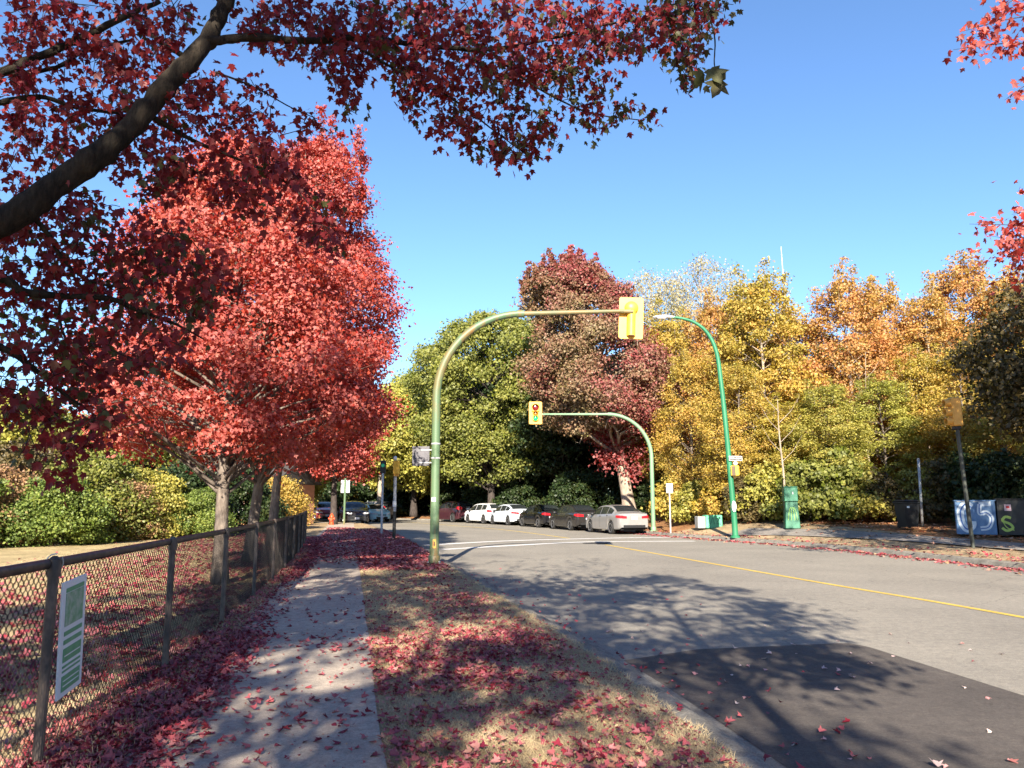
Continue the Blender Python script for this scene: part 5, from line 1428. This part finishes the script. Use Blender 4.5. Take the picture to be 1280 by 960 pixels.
me = leaf_mesh('sprig_leaves', np.array(SLC), rng.normal(0, .6, (n, 3)) + np.array([0, 0, -.6]), unit(randdir(rng, n) + np.array([0, -.5, .3])), rng.uniform(.10, .16, n), rng.uniform(0, .7, n), T_MAPLE)
link_mesh('sprig_leaves', me, V_red, rt)
copy_thing(rt, (17.6, 5.0, .3), 2.1, 1.0, 'red street maple on the right pavement beyond the right edge of the view', 'street maples on the right pavement')
for ob in []: pass

# ------------------------------------------------------------------ fallen leaves and dry grass
V_fall = leafmat('fallen_leaf', [(0, (.11, .010, .024)), (.35, (.25, .018, .038)), (.62, (.36, .05, .06)), (.82, (.42, .17, .15)), (.93, (.34, .17, .08)), (1, (.48, .33, .17))], .10, .12, 0, .6)
V_fallo = leafmat('fallen_leaf_orange', [(0, (.28, .09, .04)), (.5, (.44, .19, .09)), (1, (.50, .32, .18))], .12, .2)
V_pale2 = leafmat('fallen_leaf_pale', [(0, (.45, .10, .10)), (.4, (.55, .36, .33)), (1, (.60, .48, .42))], .1, .2)
V_grass = leafmat('dry_grass_blade', [(0, (.20, .16, .075)), (.5, (.44, .345, .205)), (.85, (.56, .46, .29)), (1, (.33, .30, .13))], .3, 0, 0, .7)
def zl(x, y): return .12
def scatter(name, pts, zs, size, tm, mat, tint, tilt=.42, lift=.012):
    n = len(pts); pts = np.asarray(pts)
    C = np.column_stack([pts, np.asarray(zs) + rng.uniform(.002, lift, n)])
    a = rng.uniform(0, 2 * PI, n); A = np.stack([np.cos(a), np.sin(a), rng.normal(0, tilt * .6, n)], 1)
    Nn = unit(np.stack([rng.normal(0, tilt, n), rng.normal(0, tilt, n), np.where(rng.random(n) < .6, 1, -1) * np.ones(n)], 1))
    me = leaf_mesh(name, C, A, Nn, size, tint, tm)
    return tag(link_mesh(name, me, mat), kind='stuff')
# value noise for patches
gr = rng.random((64, 64))
def vn(x, y, s):
    X = np.asarray(x) / s; Y = np.asarray(y) / s; i = np.floor(X).astype(int); j = np.floor(Y).astype(int); fx = X - i; fy = Y - j
    fx = fx * fx * (3 - 2 * fx); fy = fy * fy * (3 - 2 * fy)
    g = lambda a, b: gr[a % 64, b % 64]
    return (g(i, j) * (1 - fx) + g(i + 1, j) * fx) * (1 - fy) + (g(i, j + 1) * (1 - fx) + g(i + 1, j + 1) * fx) * fy
def LGx(y): return np.interp(y, LG[:, 1], LG[:, 0])
def candidates(n, y0, y1, x0f, x1f, powr=1.0):
    y = y0 + (y1 - y0) * rng.random(n) ** powr; t = rng.random(n)
    a, b2 = x0f(y), x1f(y); return a + (b2 - a) * t, y, t
PXL = lambda y: PX(y) - 1.52
P_all, Z_all, T_all, S_all = [], [], [], []
def put(x, y, z, tint, size):
    P_all.append(np.stack([x, y], 1)); Z_all.append(np.broadcast_to(z, x.shape).astype(float)); T_all.append(tint); S_all.append(size)
def sz(n, a=.030, b=.068): return rng.uniform(a, b, n)
# strip between fence and path (thick), spilling on the path's left edge
x, y, t = candidates(34000, 2.5, 34, lambda y: FX(y) - .15, lambda y: PXL(y) + .55, 1.35)
dens = np.where(t < .62, 1.0, np.clip(1.0 - (t - .62) / .30, 0, 1)) * np.where((y > 9) & (y < 17), .30 + .7 * (vn(x, y, .8) > .52), 1) * np.where((y > 10.5) & (y < 16) & (t > .5), .25, 1)
k = rng.random(len(x)) < dens; x, y = x[k], y[k]
put(x, y, np.where(x > PXL(y), .134, .124) + rng.uniform(0, .035, len(x)) * (x < PXL(y)), rng.random(len(x)) ** 1.5 * .80, sz(len(x)))
# path, sparse with bands
x, y, t = candidates(6000, 2.5, 19, PXL, PX, 1.3)
k = rng.random(len(x)) < (.03 + .42 * np.exp(-((y - 8.2 - .5 * np.sin(x * 2)) / .55) ** 2) * vn(x, y, .4) + .16 * (vn(x, y, .55) > .66) + .10 * (y < 6.5)) * np.where(y > 11, .22, 1); x, y = x[k], y[k]
put(x, y, .134, rng.random(len(x)) ** 1.1 * .8, sz(len(x), .035, .075))
# path further on: covered
x, y, t = candidates(9000, 18, 46, PXL, PX, 1.2)
k = rng.random(len(x)) < np.clip((y - 18.5) / 4, 0, 1) * (.25 + .5 * vn(x, y, 1.1)); x, y = x[k], y[k]
put(x, y, .136, rng.random(len(x)) ** .9 * .9, sz(len(x), .07, .11))
# near verge
x, y, t = candidates(56000, 2.3, 20, PX, lambda y: LGx(y) - .05, 1.35)
d = np.clip(.10 + (.55 * vn(x, y, .75) + .45 * vn(x + 9, y, .28) - .30) * 2.0, .08, 1) * np.clip(1.25 - 1.15 * np.clip((t - .72) / .28, 0, 1), .12, 1) * np.where((y > 9.5) & (y < 17.5), np.clip(.10 + .75 * (t - .25), .06, .55), 1)
k = rng.random(len(x)) < d * .44; x, y = x[k], y[k]
put(x, y, .126 + rng.uniform(0, .025, len(x)), rng.random(len(x)) ** 1.05 * .95, sz(len(x)))
# far verge: carpet round the mast, tinted paler pink in place of sunlight
x, y, t = candidates(24000, 17, 46, PX, lambda y: LGx(y) - .02, 1.35)
k = rng.random(len(x)) < np.clip((y - 17.2) / 2.5, 0, 1) * np.clip(.25 + 1.2 * vn(x, y, 1.4), 0, 1) * np.clip((45 - y) / 9, 0, 1); x, y = x[k], y[k]
put(x, y, .126 + rng.uniform(0, .02, len(x)), rng.random(len(x)) ** .5 * .9, sz(len(x), .07, .11))
# field side under the maples
x, y, t = candidates(34000, 3, 40, lambda y: FX(y) - 7.5, lambda y: FX(y) - .05, 1.25)
k = rng.random(len(x)) < np.clip(.35 + 1.1 * (t - .45), .03, .95) * np.clip(.15 + 1.3 * vn(x, y, 1.0), 0, 1) * np.where(t < .2, .4, 1); x, y = x[k], y[k]
put(x, y, .130 + rng.uniform(0, .02, len(x)), rng.random(len(x)) ** 1.2 * .85, sz(len(x), .06, .11))
# near road and kerb
yy = 2.6 + 17 * rng.random(240) ** 1.3; xx = np.interp(yy, LR[:, 1], LR[:, 0]) + np.where(rng.random(240) < .35, rng.uniform(-.35, .05, 240), rng.exponential(.7, 240))
put(xx, yy, np.where(xx < np.interp(yy, LR[:, 1], LR[:, 0]) - .13, .115, np.where(xx < np.interp(yy, LR[:, 1], LR[:, 0]) + .06, .03, .008)), rng.random(240) * .8, sz(240, .03, .07))
x, y, t = candidates(42000, 2.4, 16, lambda y: FX(y) - .3, lambda y: LGx(y) + .02, 1.5)
onp = (x > PXL(y) + .25) & (x < PX(y))
k = rng.random(len(x)) < np.where(onp, .05, .12 + .45 * vn(x, y, .5)); x, y, onp = x[k], y[k], onp[k]
put(x, y, np.where(onp, .134, .124) + rng.uniform(0, .02, len(x)) * ~onp, rng.random(len(x)) ** .8, rng.uniform(.012, .030, len(x)))
pa = np.concatenate(P_all); za = np.concatenate(Z_all); ta = np.concatenate(T_all); sa_ = np.concatenate(S_all)
nearm = pa[:, 1] < 13
scatter('fallen_leaves', pa[nearm], za[nearm], sa_[nearm], T_CURL, V_fall, ta[nearm])
scatter('fallen_leaves', pa[~nearm], za[~nearm], sa_[~nearm] * 1.05, T_MID, V_fall, ta[~nearm])
# pale leaves on the new asphalt
n = 70; y = 3.5 + 7 * rng.random(n); x = np.interp(y, LR[:, 1], LR[:, 0]) + .2 + rng.random(n) * 4.2
scatter('fallen_leaves', np.stack([x, y], 1), np.full(n, .008), rng.uniform(.035, .075, n), T_CURL, V_pale2, rng.random(n))
# right-hand gutter strip
i = rng.integers(20, 100, 9000); d = np.where(rng.random(9000) < .75, -.28 + .30 * np.abs(rng.normal(0, 1, 9000)) * -1, rng.uniform(.0, 1.2, 9000))
x = RC[i, 0] + RN[i, 0] * d + rng.normal(0, .25, 9000) * -RN[i, 1]; y = RC[i, 1] + RN[i, 1] * d + rng.normal(0, .25, 9000) * RN[i, 0]
k = (y > 10) & (y < 44); x, y, d = x[k], y[k], d[k]
scatter('fallen_leaves', np.stack([x, y], 1), np.where(d < 0.0, .012, np.where(d < .28, .135, .15 + .1 * np.clip(d - .5, 0, 9))), rng.uniform(.07, .12, len(x)), T_MID, V_fall, rng.random(len(x)) ** 1.0)
# woodland edge litter
i = rng.integers(25, 125, 32000); d = rng.uniform(1.2, 9.5, 32000)
x = RC[i, 0] + RN[i, 0] * d; y = RC[i, 1] + RN[i, 1] * d
k = (rng.random(32000) < np.clip(.10 + .28 * (d - 2), 0, 1) * np.clip(.3 + vn(x, y, 1.3), 0, 1)) & (y < 60) & (y > 12); i, d, x, y = i[k], d[k], x[k], y[k]
k2 = (rng.random(len(d)) < .35) | ~((d > 2.3) & (d < 4.2) & (y < 31)); i, d, x, y = i[k2], d[k2], x[k2], y[k2]
scatter('fallen_leaves', np.stack([x, y], 1), [zr(dd, RC[ii, 1]) + .04 for dd, ii in zip(d, i)], rng.uniform(.08, .14, len(x)), T_MID, V_fallo, rng.random(len(x)))
# dry grass blades
def grass(x, y, z, h):
    n = len(x); C = np.column_stack([x, y, np.full(n, z)])
    A = unit(np.stack([rng.normal(0, .75, n), rng.normal(0, .75, n), np.ones(n) * .75], 1))
    me = leaf_mesh('dry_grass', C, A, randdir(rng, n) * .6 + np.array([0, -1, .3]), h * rng.uniform(.5, 1.3, n), np.clip(vn(x, y, .6) * .55 + rng.random(n) * .45, 0, 1), T_BLADE)
    tag(link_mesh('dry_grass', me, V_grass), kind='stuff')
x, y, t = candidates(110000, 2.6, 19, lambda y: PX(y) + .01, lambda y: LGx(y) + .07 + .05 * np.sin(y * 9) * np.sin(y * 3.1), 1.5); grass(x, y, .116, .042)
x, y, t = candidates(30000, 2.8, 26, lambda y: FX(y) - .35, lambda y: PXL(y) + .02, 1.4); grass(x, y, .116, .075)
x, y, t = candidates(60000, 4, 24, lambda y: FX(y) - 7, lambda y: FX(y) - .3, 1.4); grass(x, y, .118, .05)
